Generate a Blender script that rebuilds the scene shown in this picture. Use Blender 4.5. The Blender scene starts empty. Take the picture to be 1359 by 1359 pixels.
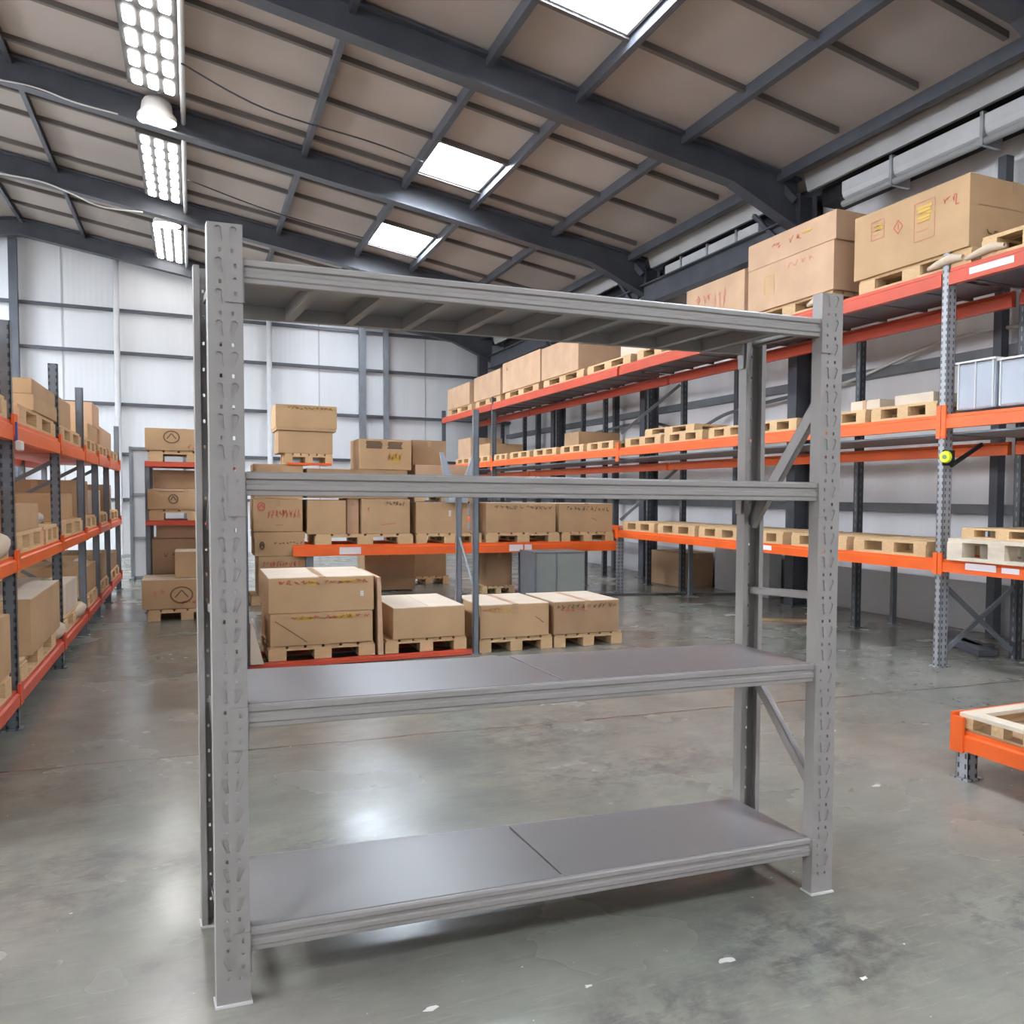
import bpy, math, random
from mathutils import Vector, Matrix
from mathutils.geometry import tessellate_polygon
C = bpy.context.scene.collection
rnd = random.Random(7)

# ------------------------------------------------------------------ materials
def new_mat(name):
    m = bpy.data.materials.new(name); m.use_nodes = True
    nt = m.node_tree
    return m, nt, nt.nodes['Principled BSDF']

def mat(name, col, rough=.6, metal=0, noise=0, nscale=6, bump=0, bscale=60, spec=.5, col2=None, stretch=None):
    m, nt, b = new_mat(name)
    N, L = nt.nodes, nt.links
    b.inputs['Roughness'].default_value = rough
    b.inputs['Metallic'].default_value = metal
    b.inputs['Specular IOR Level'].default_value = spec
    b.inputs['Base Color'].default_value = (*col, 1)
    if noise or bump:
        tc = N.new('ShaderNodeTexCoord'); mp = N.new('ShaderNodeMapping')
        if stretch: mp.inputs['Scale'].default_value = stretch
        L.new(tc.outputs['Object'], mp.inputs['Vector'])
    if noise:
        n = N.new('ShaderNodeTexNoise'); n.inputs['Scale'].default_value = nscale; n.inputs['Detail'].default_value = 6
        L.new(mp.outputs[0], n.inputs['Vector'])
        r = N.new('ShaderNodeValToRGB')
        r.color_ramp.elements[0].position = .3; r.color_ramp.elements[1].position = .7
        c2 = col2 or tuple(c*(1-noise) for c in col)
        r.color_ramp.elements[0].color = (*c2, 1); r.color_ramp.elements[1].color = (*[min(1, c*(1+noise*.3)) for c in col], 1)
        L.new(n.outputs['Fac'], r.inputs['Fac']); L.new(r.outputs['Color'], b.inputs['Base Color'])
    if bump:
        n2 = N.new('ShaderNodeTexNoise'); n2.inputs['Scale'].default_value = bscale; n2.inputs['Detail'].default_value = 4
        L.new(mp.outputs[0], n2.inputs['Vector'])
        bp = N.new('ShaderNodeBump'); bp.inputs['Strength'].default_value = bump; bp.inputs['Distance'].default_value = .01
        L.new(n2.outputs['Fac'], bp.inputs['Height']); L.new(bp.outputs['Normal'], b.inputs['Normal'])
    return m

def emis(name, col, s):
    m, nt, b = new_mat(name)
    b.inputs['Base Color'].default_value = (.9, .9, .9, 1)
    b.inputs['Emission Color'].default_value = (*col, 1); b.inputs['Emission Strength'].default_value = s
    return m

M = {}
M['rack'] = mat('warm_grey_powder_coat', (.255, .229, .212), .40, 0, .03, 1.5)
M['panel'] = mat('warm_grey_deck', (.185, .171, .167), .30, 0, .04, 1.2, spec=.4)
M['pocket'] = mat('warm_grey_pressing', (.17, .155, .145), .5)
M['foot'] = mat('pale_foot_plate', (.55, .53, .50), .5)
M['orange'] = mat('orange_beam_paint', (.78, .115, .012), .42, 0, .12, 2.5, .02, 80)
M['red'] = mat('red_orange_paint_and_shade', (.55, .07, .028), .45, 0, .12, 2.5, .02, 80)  # redder tone also stands in for shade on the right rack's top beam
M['steel_dark'] = mat('dark_blue_grey_structural_steel', (.075, .080, .096), .42, 0, .25, 3, .02, 40)
M['steel_mid'] = mat('mid_grey_steel', (.16, .17, .185), .45, 0, .2, 4)
M['galv'] = mat('galvanised_steel', (.42, .43, .44), .38, .5, .2, 5)
M['pipe'] = mat('pale_grey_pipe', (.55, .55, .55), .4, 0, .1, 3)
M['fascia'] = mat('pale_grey_fascia', (.42, .42, .42), .5, 0, .1, 2)
M['black'] = mat('black_strap_and_gap_shade', (.012, .012, .013), .7)
M['carton'] = mat('cardboard', (.50, .32, .17), .75, 0, .12, 3, .05, 40, .25)
M['carton_b'] = mat('cardboard_pinkish', (.56, .36, .225), .75, 0, .12, 3, .05, 40, .25)
M['carton_c'] = mat('cardboard_brown', (.38, .235, .13), .75, 0, .15, 3, .05, 40, .25)
M['lidtop'] = mat('pale_carton_top', (.66, .55, .43), .7, 0, .1, 3, .05, 40, .25)
M['tape'] = mat('packing_tape', (.44, .27, .14), .35)
M['crate_grey'] = mat('grey_green_painted_box', (.25, .265, .245), .5, 0, .1, 3)
M['wood'] = mat('pale_pallet_wood', (.66, .44, .235), .7, 0, .25, 5, .1, 60, .3, stretch=(1, 8, 8))
M['wood_w'] = mat('whitish_pallet_wood', (.68, .58, .45), .7, 0, .15, 5, .1, 60, .3)
M['ink_red'] = mat('red_ink', (.52, .10, .06), .6)
M['ink_pink'] = mat('faded_red_ink', (.58, .20, .13), .6)
M['ink_yellow'] = mat('yellow_ink', (.62, .38, .07), .6)
M['ink_dark'] = mat('dark_brown_ink', (.15, .085, .045), .6)
M['label'] = mat('white_paper_label', (.80, .72, .72), .6)
M['wrap'] = mat('silver_grey_sheeting', (.40, .43, .48), .35, 0, .15, 2, .1, 8)
M['white_wrap'] = mat('translucent_white_wrap', (.66, .64, .61), .3, 0, .12, 4, .3, 10)
M['cream'] = mat('cream_lamp_shade', (.70, .68, .64), .4)
M['lamp'] = emis('lamp_glow', (1, .97, .93), 14)
M['cell'] = emis('light_cell_glow', (1, .98, .97), 15)
M['grid'] = mat('dark_light_grid', (.10, .095, .09), .5)
M['yellow'] = mat('yellow_green_tag', (.75, .85, .02), .4)
M['green'] = mat('dull_green_cloth', (.22, .30, .12), .8)
M['cable'] = mat('pale_cable', (.6, .58, .54), .5)
M['blackcable'] = mat('black_cable', (.03, .03, .03), .5)
M['bulbcream'] = mat('cream_bag', (.62, .50, .36), .7, 0, .1, 6, .1, 30)
M['chip'] = mat('white_paint_chip', (.62, .60, .54), .6)

def perforated(name, base, dark, pitch=.05, cols=(-.022, .022)):
    """steel with rows of punched slots on a post (surface pattern, object space, metres)"""
    m, nt, b = new_mat(name); N, L = nt.nodes, nt.links
    b.inputs['Roughness'].default_value = .4; b.inputs['Metallic'].default_value = .35
    tc = N.new('ShaderNodeTexCoord'); sp = N.new('ShaderNodeSeparateXYZ'); L.new(tc.outputs['Object'], sp.inputs[0])
    def mth(op, a, bb=None):
        n = N.new('ShaderNodeMath'); n.operation = op
        for i, v in enumerate((a, bb)):
            if v is None: continue
            if isinstance(v, (int, float)): n.inputs[i].default_value = v
            else: L.new(v, n.inputs[i])
        return n.outputs[0]
    zz = mth('MODULO', mth('ADD', sp.outputs['Z'], 10), pitch)
    rowa = mth('LESS_THAN', zz, pitch*.5)
    tot = None
    for ax in ('X', 'Y'):
        for cx in cols:
            d = mth('LESS_THAN', mth('ABSOLUTE', mth('SUBTRACT', sp.outputs[ax], cx)), .0055)
            h = mth('MULTIPLY', d, rowa)
            tot = h if tot is None else mth('MAXIMUM', tot, h)
    mx = N.new('ShaderNodeMix'); mx.data_type = 'RGBA'
    L.new(tot, mx.inputs['Factor']); mx.inputs['A'].default_value = (*base, 1); mx.inputs['B'].default_value = (*dark, 1)
    nz = N.new('ShaderNodeTexNoise'); nz.inputs['Scale'].default_value = 18; L.new(tc.outputs['Object'], nz.inputs['Vector'])
    m2 = N.new('ShaderNodeMix'); m2.data_type = 'RGBA'; m2.blend_type = 'MULTIPLY'; m2.inputs['Factor'].default_value = .5
    L.new(mx.outputs['Result'], m2.inputs['A']); L.new(nz.outputs['Color'], m2.inputs['B'])
    hs = N.new('ShaderNodeRGBToBW'); L.new(nz.outputs['Color'], hs.inputs[0]); L.new(hs.outputs[0], m2.inputs['B'])
    L.new(m2.outputs['Result'], b.inputs['Base Color'])
    return m
M['post_galv'] = perforated('perforated_galvanised_post', (.46, .46, .47), (.06, .06, .065))
M['post_blue'] = perforated('perforated_blue_grey_post', (.20, .215, .235), (.07, .075, .08))
M['post_dark'] = perforated('perforated_dark_post', (.08, .085, .095), (.25, .25, .25), .08, (0.0,))

def floor_mat():
    m, nt, b = new_mat('polished_concrete'); N, L = nt.nodes, nt.links
    tc = N.new('ShaderNodeTexCoord'); vec = tc.outputs['Object']
    def noise(s, d=6, r=.55, dist=0, v=vec):
        n = N.new('ShaderNodeTexNoise'); n.inputs['Scale'].default_value = s; n.inputs['Detail'].default_value = d
        n.inputs['Roughness'].default_value = r; n.inputs['Distortion'].default_value = dist; L.new(v, n.inputs['Vector']); return n.outputs['Fac']
    def ramp(f, stops):
        r = N.new('ShaderNodeValToRGB'); cr = r.color_ramp
        while len(cr.elements) < len(stops): cr.elements.new(.5)
        for e, (p, c) in zip(cr.elements, stops):
            e.position = p; e.color = (*c, 1) if isinstance(c, tuple) else (c, c, c, 1)
        L.new(f, r.inputs['Fac']); return r.outputs['Color']
    def mix(f, a, bb, mode='MIX'):
        n = N.new('ShaderNodeMix'); n.data_type = 'RGBA'; n.blend_type = mode
        for s, v in (('Factor', f), ('A', a), ('B', bb)):
            if isinstance(v, (int, float)): n.inputs[s].default_value = v
            elif isinstance(v, tuple): n.inputs[s].default_value = (*v, 1)
            else: L.new(v, n.inputs[s])
        return n.outputs['Result']
    base = ramp(noise(.55, 5, .55, .3), [(.32, (.158, .158, .130)), (.46, (.195, .194, .158)), (.56, (.218, .203, .168)), (.68, (.242, .218, .185))])
    med = ramp(noise(3.1, 10, .65, .2), [(.30, (.82, .82, .84)), (.70, (1.13, 1.12, 1.10))])
    c = mix(1.0, base, med, 'MULTIPLY')
    # clusters of dark scuffs
    clus = ramp(noise(.8, 3, .5, 0), [(.50, 0.0), (.66, 1.0)])
    fine = ramp(noise(11, 8, .7, .3), [(.47, 0.0), (.60, 1.0)])
    dk = mix(1.0, clus, fine, 'MULTIPLY')
    c = mix(dk, c, mix(.5, c, (.055, .058, .062)))
    # a few large scuffed stains at fixed spots
    for sx_, sy_, sr_, st_ in ((1.62, 2.12, .42, .75), (1.05, 1.95, .30, .6), (1.75, 4.75, .55, .6), (2.2, 4.0, .35, .5), (.2, 1.6, .4, .5), (2.9, 3.6, .18, .6), (-.3, 3.6, .5, .4), (3.6, 4.4, .5, .35), (4.0, 6.6, .8, .35)):
        vd = N.new('ShaderNodeVectorMath'); vd.operation = 'DISTANCE'; L.new(vec, vd.inputs[0]); vd.inputs[1].default_value = (sx_, sy_, 0)
        mr = N.new('ShaderNodeMapRange'); mr.interpolation_type = 'SMOOTHSTEP'; L.new(vd.outputs['Value'], mr.inputs['Value'])
        mr.inputs['From Min'].default_value = sr_*1.15; mr.inputs['From Max'].default_value = sr_*.2; mr.inputs['To Min'].default_value = 0; mr.inputs['To Max'].default_value = 1
        fm = mix(1.0, mr.outputs[0], ramp(noise(8, 9, .72, .25), [(.42, 0.0), (.62, 1.0)]), 'MULTIPLY')
        c = mix(fm, c, mix(st_, c, (.045, .047, .052)))
    # faint pale scratches running one way
    mp = N.new('ShaderNodeMapping'); mp.inputs['Rotation'].default_value = (0, 0, .6); mp.inputs['Scale'].default_value = (1, 9, 1)
    L.new(vec, mp.inputs['Vector'])
    scr = ramp(noise(7, 8, .75, .2, mp.outputs[0]), [(.55, 0.0), (.72, 1.0)])
    c = mix(scr, c, mix(.28, c, (.42, .40, .36)))
    mp2 = N.new('ShaderNodeMapping'); mp2.inputs['Rotation'].default_value = (0, 0, -.35); mp2.inputs['Scale'].default_value = (1, 5, 1)
    L.new(vec, mp2.inputs['Vector'])
    scr2 = ramp(noise(4, 8, .7, .2, mp2.outputs[0]), [(.52, 0.0), (.72, 1.0)])
    c = mix(scr2, c, mix(.30, c, (.12, .115, .105)))
    spk = ramp(noise(30, 2, .5), [(.76, 0.0), (.775, 1.0)])
    c = mix(spk, c, (.48, .46, .42))
    # one sawn joint across the aisle
    sp = N.new('ShaderNodeSeparateXYZ'); L.new(vec, sp.inputs[0])
    def mth(op, a, bb=None):
        n = N.new('ShaderNodeMath'); n.operation = op
        for i, v in enumerate((a, bb)):
            if v is None: continue
            if isinstance(v, (int, float)): n.inputs[i].default_value = v
            else: L.new(v, n.inputs[i])
        return n.outputs[0]
    wob = mth('MULTIPLY', mth('SUBTRACT', noise(3, 4), .5), .08)
    line = mth('ADD', mth('ADD', sp.outputs['Y'], mth('MULTIPLY', sp.outputs['X'], .08)), wob)
    j = mth('LESS_THAN', mth('ABSOLUTE', mth('SUBTRACT', line, 5.09)), .011)
    c = mix(j, c, (.11, .085, .06))
    L.new(c, b.inputs['Base Color'])
    rr = N.new('ShaderNodeMapRange'); L.new(noise(1.3, 4, .5, 0), rr.inputs['Value'])
    rr.inputs['From Min'].default_value = .35; rr.inputs['From Max'].default_value = .65
    rr.inputs['To Min'].default_value = .17; rr.inputs['To Max'].default_value = .30
    L.new(rr.outputs[0], b.inputs['Roughness'])
    bp = N.new('ShaderNodeBump'); bp.inputs['Strength'].default_value = .05; bp.inputs['Distance'].default_value = .01
    L.new(noise(9, 6, .5), bp.inputs['Height']); L.new(bp.outputs['Normal'], b.inputs['Normal'])
    return m
M['floor'] = floor_mat()

def wall_mat(name, c1, c2, bandscale, horiz_axis):
    """ribbed translucent-white cladding with vertical sheet joints"""
    m, nt, b = new_mat(name); N, L = nt.nodes, nt.links
    tc = N.new('ShaderNodeTexCoord')
    w = N.new('ShaderNodeTexWave'); w.wave_type = 'BANDS'; w.bands_direction = horiz_axis; w.inputs['Scale'].default_value = bandscale
    w.inputs['Distortion'].default_value = 0
    L.new(tc.outputs['Object'], w.inputs['Vector'])
    mp = N.new('ShaderNodeMapping'); mp.inputs['Scale'].default_value = (1, 1, .12); L.new(tc.outputs['Object'], mp.inputs['Vector'])
    n = N.new('ShaderNodeTexNoise'); n.inputs['Scale'].default_value = 1.3; n.inputs['Detail'].default_value = 6; L.new(mp.outputs[0], n.inputs['Vector'])
    r = N.new('ShaderNodeValToRGB'); r.color_ramp.elements[0].position = .35; r.color_ramp.elements[1].position = .65
    r.color_ramp.elements[0].color = (*c1, 1); r.color_ramp.elements[1].color = (*c2, 1)
    L.new(n.outputs['Fac'], r.inputs['Fac']); L.new(r.outputs['Color'], b.inputs['Base Color'])
    bp = N.new('ShaderNodeBump'); bp.inputs['Strength'].default_value = .10; bp.inputs['Distance'].default_value = .012
    L.new(w.outputs['Fac'], bp.inputs['Height']); L.new(bp.outputs['Normal'], b.inputs['Normal'])
    b.inputs['Roughness'].default_value = .45
    return m
M['wall_back'] = wall_mat('white_lining_sheet_back', (.60, .605, .61), (.70, .705, .71), 3.2, 'X')
M['wall_right'] = wall_mat('pale_lining_sheet_right', (.72, .71, .72), (.82, .81, .82), 3.2, 'Y')
M['batten'] = mat('brown_grey_batten', (.12, .105, .095), .6)
M['slim'] = mat('slim_blue_grey_post', (.17, .185, .205), .45, .2, .15, 8)
M['roof'] = mat('taupe_roof_lining', (.44, .385, .35), .8, 0, .14, .7, .15, 3, .2)

def glass_mat():
    m, nt, b = new_mat('translucent_rooflight'); N, L = nt.nodes, nt.links
    t = N.new('ShaderNodeBsdfTransparent'); t.inputs[0].default_value = (.92, .96, 1, 1)
    tr = N.new('ShaderNodeBsdfTranslucent'); tr.inputs[0].default_value = (.9, .93, 1, 1)
    mx = N.new('ShaderNodeMixShader'); mx.inputs[0].default_value = .35
    L.new(t.outputs[0], mx.inputs[1]); L.new(tr.outputs[0], mx.inputs[2]); L.new(mx.outputs[0], N['Material Output'].inputs[0])
    return m
M['rooflight'] = glass_mat()

# ------------------------------------------------------------------ mesh helpers
ORG = {}
class MB:
    def __init__(s): s.v = []; s.f = []
    def add(s, vs, fs):
        k = len(s.v); s.v += [Vector(p) for p in vs]; s.f += [tuple(i+k for i in f) for f in fs]
    def box(s, x0, x1, y0, y1, z0, z1):
        s.add([(x0,y0,z0),(x1,y0,z0),(x1,y1,z0),(x0,y1,z0),(x0,y0,z1),(x1,y0,z1),(x1,y1,z1),(x0,y1,z1)],
              [(0,3,2,1),(4,5,6,7),(0,1,5,4),(1,2,6,5),(2,3,7,6),(3,0,4,7)]); return s
    def hexa(s, p):  # 8 points, bottom loop then top loop
        s.add(p, [(0,3,2,1),(4,5,6,7),(0,1,5,4),(1,2,6,5),(2,3,7,6),(3,0,4,7)]); return s
    def bar(s, a, b, w, t, side=(0, 0, 1)):
        a = Vector(a); b = Vector(b); d = (b-a).normalized(); sd = Vector(side)
        x = d.cross(sd)
        if x.length < 1e-4: x = d.cross(Vector((1, 0, 0)))
        x.normalize(); y = x.cross(d).normalized()
        P = []
        for q in (a, b):
            P += [q-x*w/2-y*t/2, q+x*w/2-y*t/2, q+x*w/2+y*t/2, q-x*w/2+y*t/2]
        return s.hexa(P)
    def tube(s, pts, r, n=10, cap=True):
        pts = [Vector(p) for p in pts]; k = len(s.v); up = Vector((0, 0, 1))
        rs = r if isinstance(r, (list, tuple)) else [r]*len(pts)
        for i, p in enumerate(pts):
            d = (pts[min(i+1, len(pts)-1)]-pts[max(i-1, 0)]).normalized()
            x = d.cross(up)
            if x.length < 1e-3: x = Vector((1, 0, 0))
            x.normalize(); y = x.cross(d).normalized()
            for j in range(n):
                a = 2*math.pi*j/n; s.v.append(p+(x*math.cos(a)+y*math.sin(a))*rs[i])
        for i in range(len(pts)-1):
            for j in range(n):
                a = k+i*n+j; b = k+i*n+(j+1) % n; s.f.append((a, b, b+n, a+n))
        if cap:
            s.f.append(tuple(range(k, k+n))); e = k+(len(pts)-1)*n; s.f.append(tuple(range(e, e+n)))
        return s
    def prism(s, prof, a, b, ex, ey):
        """profile points (p,q) -> p*ex+q*ey, swept from a to b"""
        a = Vector(a); b = Vector(b); ex = Vector(ex); ey = Vector(ey); n = len(prof); k = len(s.v)
        for o in (a, b):
            for p, q in prof: s.v.append(o+ex*p+ey*q)
        for i in range(n):
            j = (i+1) % n; s.f.append((k+i, k+j, k+n+j, k+n+i))
        s.f.append(tuple(range(k, k+n))); s.f.append(tuple(range(k+n, k+2*n))); return s
    def build(s, name, m, parent=None, org=None, bevel=0, smooth=False):
        o_ = Vector(org) if org is not None else (ORG[parent.name] if parent is not None else Vector((0, 0, 0)))
        me = bpy.data.meshes.new(name); me.from_pydata([v-o_ for v in s.v], [], s.f); me.update()
        ms = m if isinstance(m, list) else [m]
        for q in ms: me.materials.append(q)
        if smooth: me.polygons.foreach_set('use_smooth', [True]*len(me.polygons))
        o = bpy.data.objects.new(name, me); C.objects.link(o)
        ORG[o.name] = o_
        if parent is not None: o.parent = parent
        else: o.location = o_
        if bevel:
            bv = o.modifiers.new('bevel', 'BEVEL'); bv.width = bevel; bv.segments = 2; bv.limit_method = 'ANGLE'
        return o

def thing(name, loc, label, cat, group=None):
    o = bpy.data.objects.new(name, None); C.objects.link(o); o.location = loc; o.empty_display_size = .1
    ORG[o.name] = Vector(loc); tag(o, label, cat, group); return o
def tag(o, label, cat, group=None):
    o['label'] = label; o['category'] = cat
    if group: o['group'] = group
    return o
TR = [0]
def struct(mb, name, m, org=(0, 0, 0), **k):
    if name == 'trim': TR[0] += 1; name = 'trim_%d' % TR[0]
    o = mb.build(name, m, org=org, **k); o['kind'] = 'structure'; return o
def local(mb, name, m, root, origin, **k):
    """part whose own origin sits at `origin` (world)"""
    o = mb.build(name, m, None, org=origin, **k); o.parent = root
    base = ORG[root.name]; o.location = Vector(origin)-base; ORG[o.name] = Vector(origin); return o

# ------------------------------------------------------------------ camera (recovered from the photo's vanishing points)
f, yaw, pit, rol, h = 1199.6, .4772, .0486, -.0109, 1.3309
xv = Vector((math.cos(yaw), -math.sin(yaw), 0)); dv = Vector((math.sin(yaw), math.cos(yaw), 0)); zv = Vector((0, 0, 1))
uv = zv*math.cos(pit)+dv*math.sin(pit); fw = dv*math.cos(pit)-zv*math.sin(pit)
R = xv*math.cos(rol)-uv*math.sin(rol); U = xv*math.sin(rol)+uv*math.cos(rol)
cam = bpy.data.cameras.new('camera'); co = bpy.data.objects.new('camera', cam); C.objects.link(co)
mw = Matrix.Identity(4)
for i in range(3): mw[i][0] = R[i]; mw[i][1] = U[i]; mw[i][2] = -fw[i]
mw[0][3], mw[1][3], mw[2][3] = 0, 0, h
co.matrix_world = mw
cam.sensor_width = 36; cam.lens = f/1359*36; cam.shift_x = -195.9/1359; cam.shift_y = 38.1/1359
cam.clip_end = 200; cam.clip_start = .05
bpy.context.scene.camera = co

# ------------------------------------------------------------------ the building
YB = 22.0; XR = 7.1; RX = -2.9
def roof_z(x, a=6.2): return a-.155*x if x >= RX else a-.155*RX-.155*(RX-x)
struct(MB().box(-13, XR, -7, YB, -.15, 0), 'floor', M['floor'])
mb = MB()
mb.add([(-13, YB, 0), (XR, YB, 0), (XR, YB, 5.1), (RX, YB, 6.65), (-13, YB, 5.1), (-13, YB+.1, 0), (XR, YB+.1, 0), (XR, YB+.1, 5.1), (RX, YB+.1, 6.65), (-13, YB+.1, 5.1)],
       [(0,1,2,3,4), (9,8,7,6,5), (0,5,6,1), (1,6,7,2), (2,7,8,3), (3,8,9,4), (4,9,5,0)])
struct(mb, 'wall_back', M['wall_back'])
struct(MB().box(XR, XR+.1, -7, YB, 0, 5.1), 'wall_right', M['wall_right'])
struct(MB().box(-13.1, -13, -7, YB, 0, 2.3), 'wall_left', M['wall_right'])
struct(MB().box(-13, XR, -7.1, -7, 0, 2.3), 'wall_front', M['wall_back'])
# roof sheet with openings for rooflights
sky = [(2.78, 3.64, 6.7, 7.80), (2.78, 3.64, 11.5, 12.70), (2.78, 3.64, 15.3, 16.7), (2.78, 3.64, 2.2, 3.5), (2.78, 3.64, 19.2, 20.4), (2.78, 3.64, -3.5, -1.5),
       (-6.6, -4.9, 2.0, 4.4), (-6.6, -4.9, 6.0, 8.4), (-6.6, -4.9, 10.2, 12.6), (-6.6, -4.9, 14.4, 16.8), (-6.6, -4.9, 18.4, 20.8), (-6.6, -4.9, -4, -1.6)]  # left-slope ones and those behind the camera are unseen, added for fill light
mb = MB()
def roofslab(x0, x1, y0, y1):
    P = []
    for dz in (0, .07):
        P += [(x0, y0, roof_z(x0)+dz), (x1, y0, roof_z(x1)+dz), (x1, y1, roof_z(x1)+dz), (x0, y1, roof_z(x0)+dz)]
    mb.hexa(P)
Y0 = -7
for xa, xb in ((-13, -6.6), (-4.9, RX), (RX, 2.78), (3.64, XR+.1)): roofslab(xa, xb, Y0, YB+.1)
for xa, xb in ((-6.6, -4.9), (2.78, 3.64)):
    y = Y0
    for s in sorted([q for q in sky if q[0] == xa], key=lambda s: s[2]): roofslab(xa, xb, y, s[2]); y = s[3]
    roofslab(xa, xb, y, YB+.1)
struct(mb, 'ceiling', M['roof'])
for i, (x0, x1, y0, y1) in enumerate(sorted(sky, key=lambda s: s[2])):
    w = bpy.data.objects.new('window_%d' % (i+1), None); C.objects.link(w); w['kind'] = 'structure'
    w.location = (x0, y0, roof_z(x0)); ORG[w.name] = Vector(w.location)
    P = []
    for dz in (.05, .056): P += [(x0, y0, roof_z(x0)+dz), (x1, y0, roof_z(x1)+dz), (x1, y1, roof_z(x1)+dz), (x0, y1, roof_z(x0)+dz)]
    MB().hexa(P).build('pane', M['rooflight'], w)
    fr = MB()
    for a, b in (((x0, y0), (x1, y0)), ((x0, y1), (x1, y1)), ((x0, y0), (x0, y1)), ((x1, y0), (x1, y1))):
        fr.bar((a[0], a[1], roof_z(a[0])-.01), (b[0], b[1], roof_z(b[0])-.01), .03, .05)
    fr.build('window_frame', M['pipe'], w)
    ld = bpy.data.lights.new('daylight_fill', 'AREA'); ld.shape = 'RECTANGLE'; ld.size = x1-x0; ld.size_y = y1-y0; ld.energy = (150 if x0 > 0 else 500) if y0 > 0 else 620; ld.color = (.94, .97, 1)
    lo = bpy.data.objects.new('daylight_fill', ld); C.objects.link(lo); lo.location = ((x0+x1)/2, (y0+y1)/2, roof_z((x0+x1)/2)+.16)
    lo.rotation_euler = (0, math.atan(.155)*(1 if x0 > RX else -1), 0)
# unseen glazed bands added as fill light, high in left and front walls
def fill_glazing(n, a, b, axis):
    w = bpy.data.objects.new('window_%d' % n, None); C.objects.link(w); w['kind'] = 'structure'
    z0, z1 = 2.3, 4.6
    w.location = (-13, a, z0) if axis == 'x' else (a, -7, z0); ORG[w.name] = Vector(w.location)
    p = MB(); fr = MB()
    if axis == 'x':
        p.box(-13.02, -13.0, a, b, z0, z1)
        for y_ in (a, (a+b)/2, b): fr.box(-13.06, -12.96, y_-.05, y_+.05, z0, z1)
        fr.box(-13.06, -12.96, a, b, z0, z0+.08).box(-13.06, -12.96, a, b, z1-.08, z1)
    else:
        p.box(a, b, -7.02, -7.0, z0, z1)
        for x_ in (a, (a+b)/2, b): fr.box(x_-.05, x_+.05, -7.06, -6.96, z0, z1)
        fr.box(a, b, -7.06, -6.96, z0, z0+.08).box(a, b, -7.06, -6.96, z1-.08, z1)
    p.build('pane', M['rooflight'], w); fr.build('window_frame', M['steel_mid'], w)
    ld = bpy.data.lights.new('daylight_fill', 'AREA'); ld.shape = 'RECTANGLE'; ld.size = b-a; ld.size_y = z1-z0; ld.color = (1, .98, .96)
    lo = bpy.data.objects.new('daylight_fill', ld); C.objects.link(lo)
    if axis == 'x': lo.location = (-13.12, (a+b)/2, (z0+z1)/2); lo.rotation_euler = (math.pi/2, 0, -math.pi/2); ld.energy = LEFT_FILL
    else: lo.location = ((a+b)/2, -7.12, (z0+z1)/2); lo.rotation_euler = (math.pi/2, 0, math.pi); ld.energy = FRONT_FILL
LEFT_FILL, FRONT_FILL = 330, 120
for i, (a, b) in enumerate(((-6, -1), (0, 5), (6, 11), (12, 16.5), (17.5, 21.5))): fill_glazing(20+i, a, b, 'x')
for i, (a, b) in enumerate(((-12, -6), (-5, 0), (1, 6))): fill_glazing(30+i, a, b, 'y')
# rafters (portal frames)
frames = [5.0, 9.15, 13.3, 17.45, 21.7, .9, -3.2]
for Y in frames:
    mb = MB()
    def raft(xa, xb, da, db, sgn):
        # I section following the roof slope: bottom flange, web, top flange
        za, zb = roof_z(xa), roof_z(xb)
        t = .10
        for lo_, hi, w in ((-1, -.03/.34, .016), ):
            pass
        def slab(ta, tb, ba, bb, w):
            mb.hexa([(xa, Y-w/2, za-ba), (xb, Y-w/2, zb-bb), (xb, Y+w/2, zb-bb), (xa, Y+w/2, za-ba),
                     (xa, Y-w/2, za-ta), (xb, Y-w/2, zb-tb), (xb, Y+w/2, zb-tb), (xa, Y+w/2, za-ta)])
        slab(.02, .02, .05, .05, .20); slab(.05, .05, da-.025, db-.025, .014); slab(da-.025, db-.025, da, db, .20)
    raft(RX, 5.6, .36, .36, 1); raft(5.6, 6.55, .36, .62, 1)
    raft(-12.4, RX, .36, .36, 1)
    struct(mb, 'trim', M['steel_dark'], org=(0, Y, 5))
    # columns, I section
    if Y < 21:
        mb = MB(); X = 6.66
        mb.box(X-.13, X-.115, Y-.09, Y+.09, 0, 5.0).box(X+.115, X+.13, Y-.09, Y+.09, 0, 5.0).box(X-.115, X+.115, Y-.006, Y+.006, 0, 5.0)
        mb.box(X-.18, X+.18, Y-.13, Y+.13, 0, .015)
        struct(mb, 'trim', M['steel_dark'], org=(X, Y, 0))
# purlins along the building
for X in (1.40, 2.72, 3.70, 4.98, 6.28, -1.86, -2.9, -4.3, -6, -8, -10, 5.0+1.85):
    mb = MB(); t = .13 if X > 0 else .11
    z = roof_z(X)
    mb.prism([(-.03, 0), (-.03, -t), (.03, -t), (.03, -t+.015), (-.015, -t+.015), (-.015, -.015), (.03, -.015), (.03, 0)], (X, Y0, z), (X, YB, z), (1, 0, -.155), (0, 0, 1))
    struct(mb, 'trim', M['steel_dark'], org=(X, 10, z))
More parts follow.
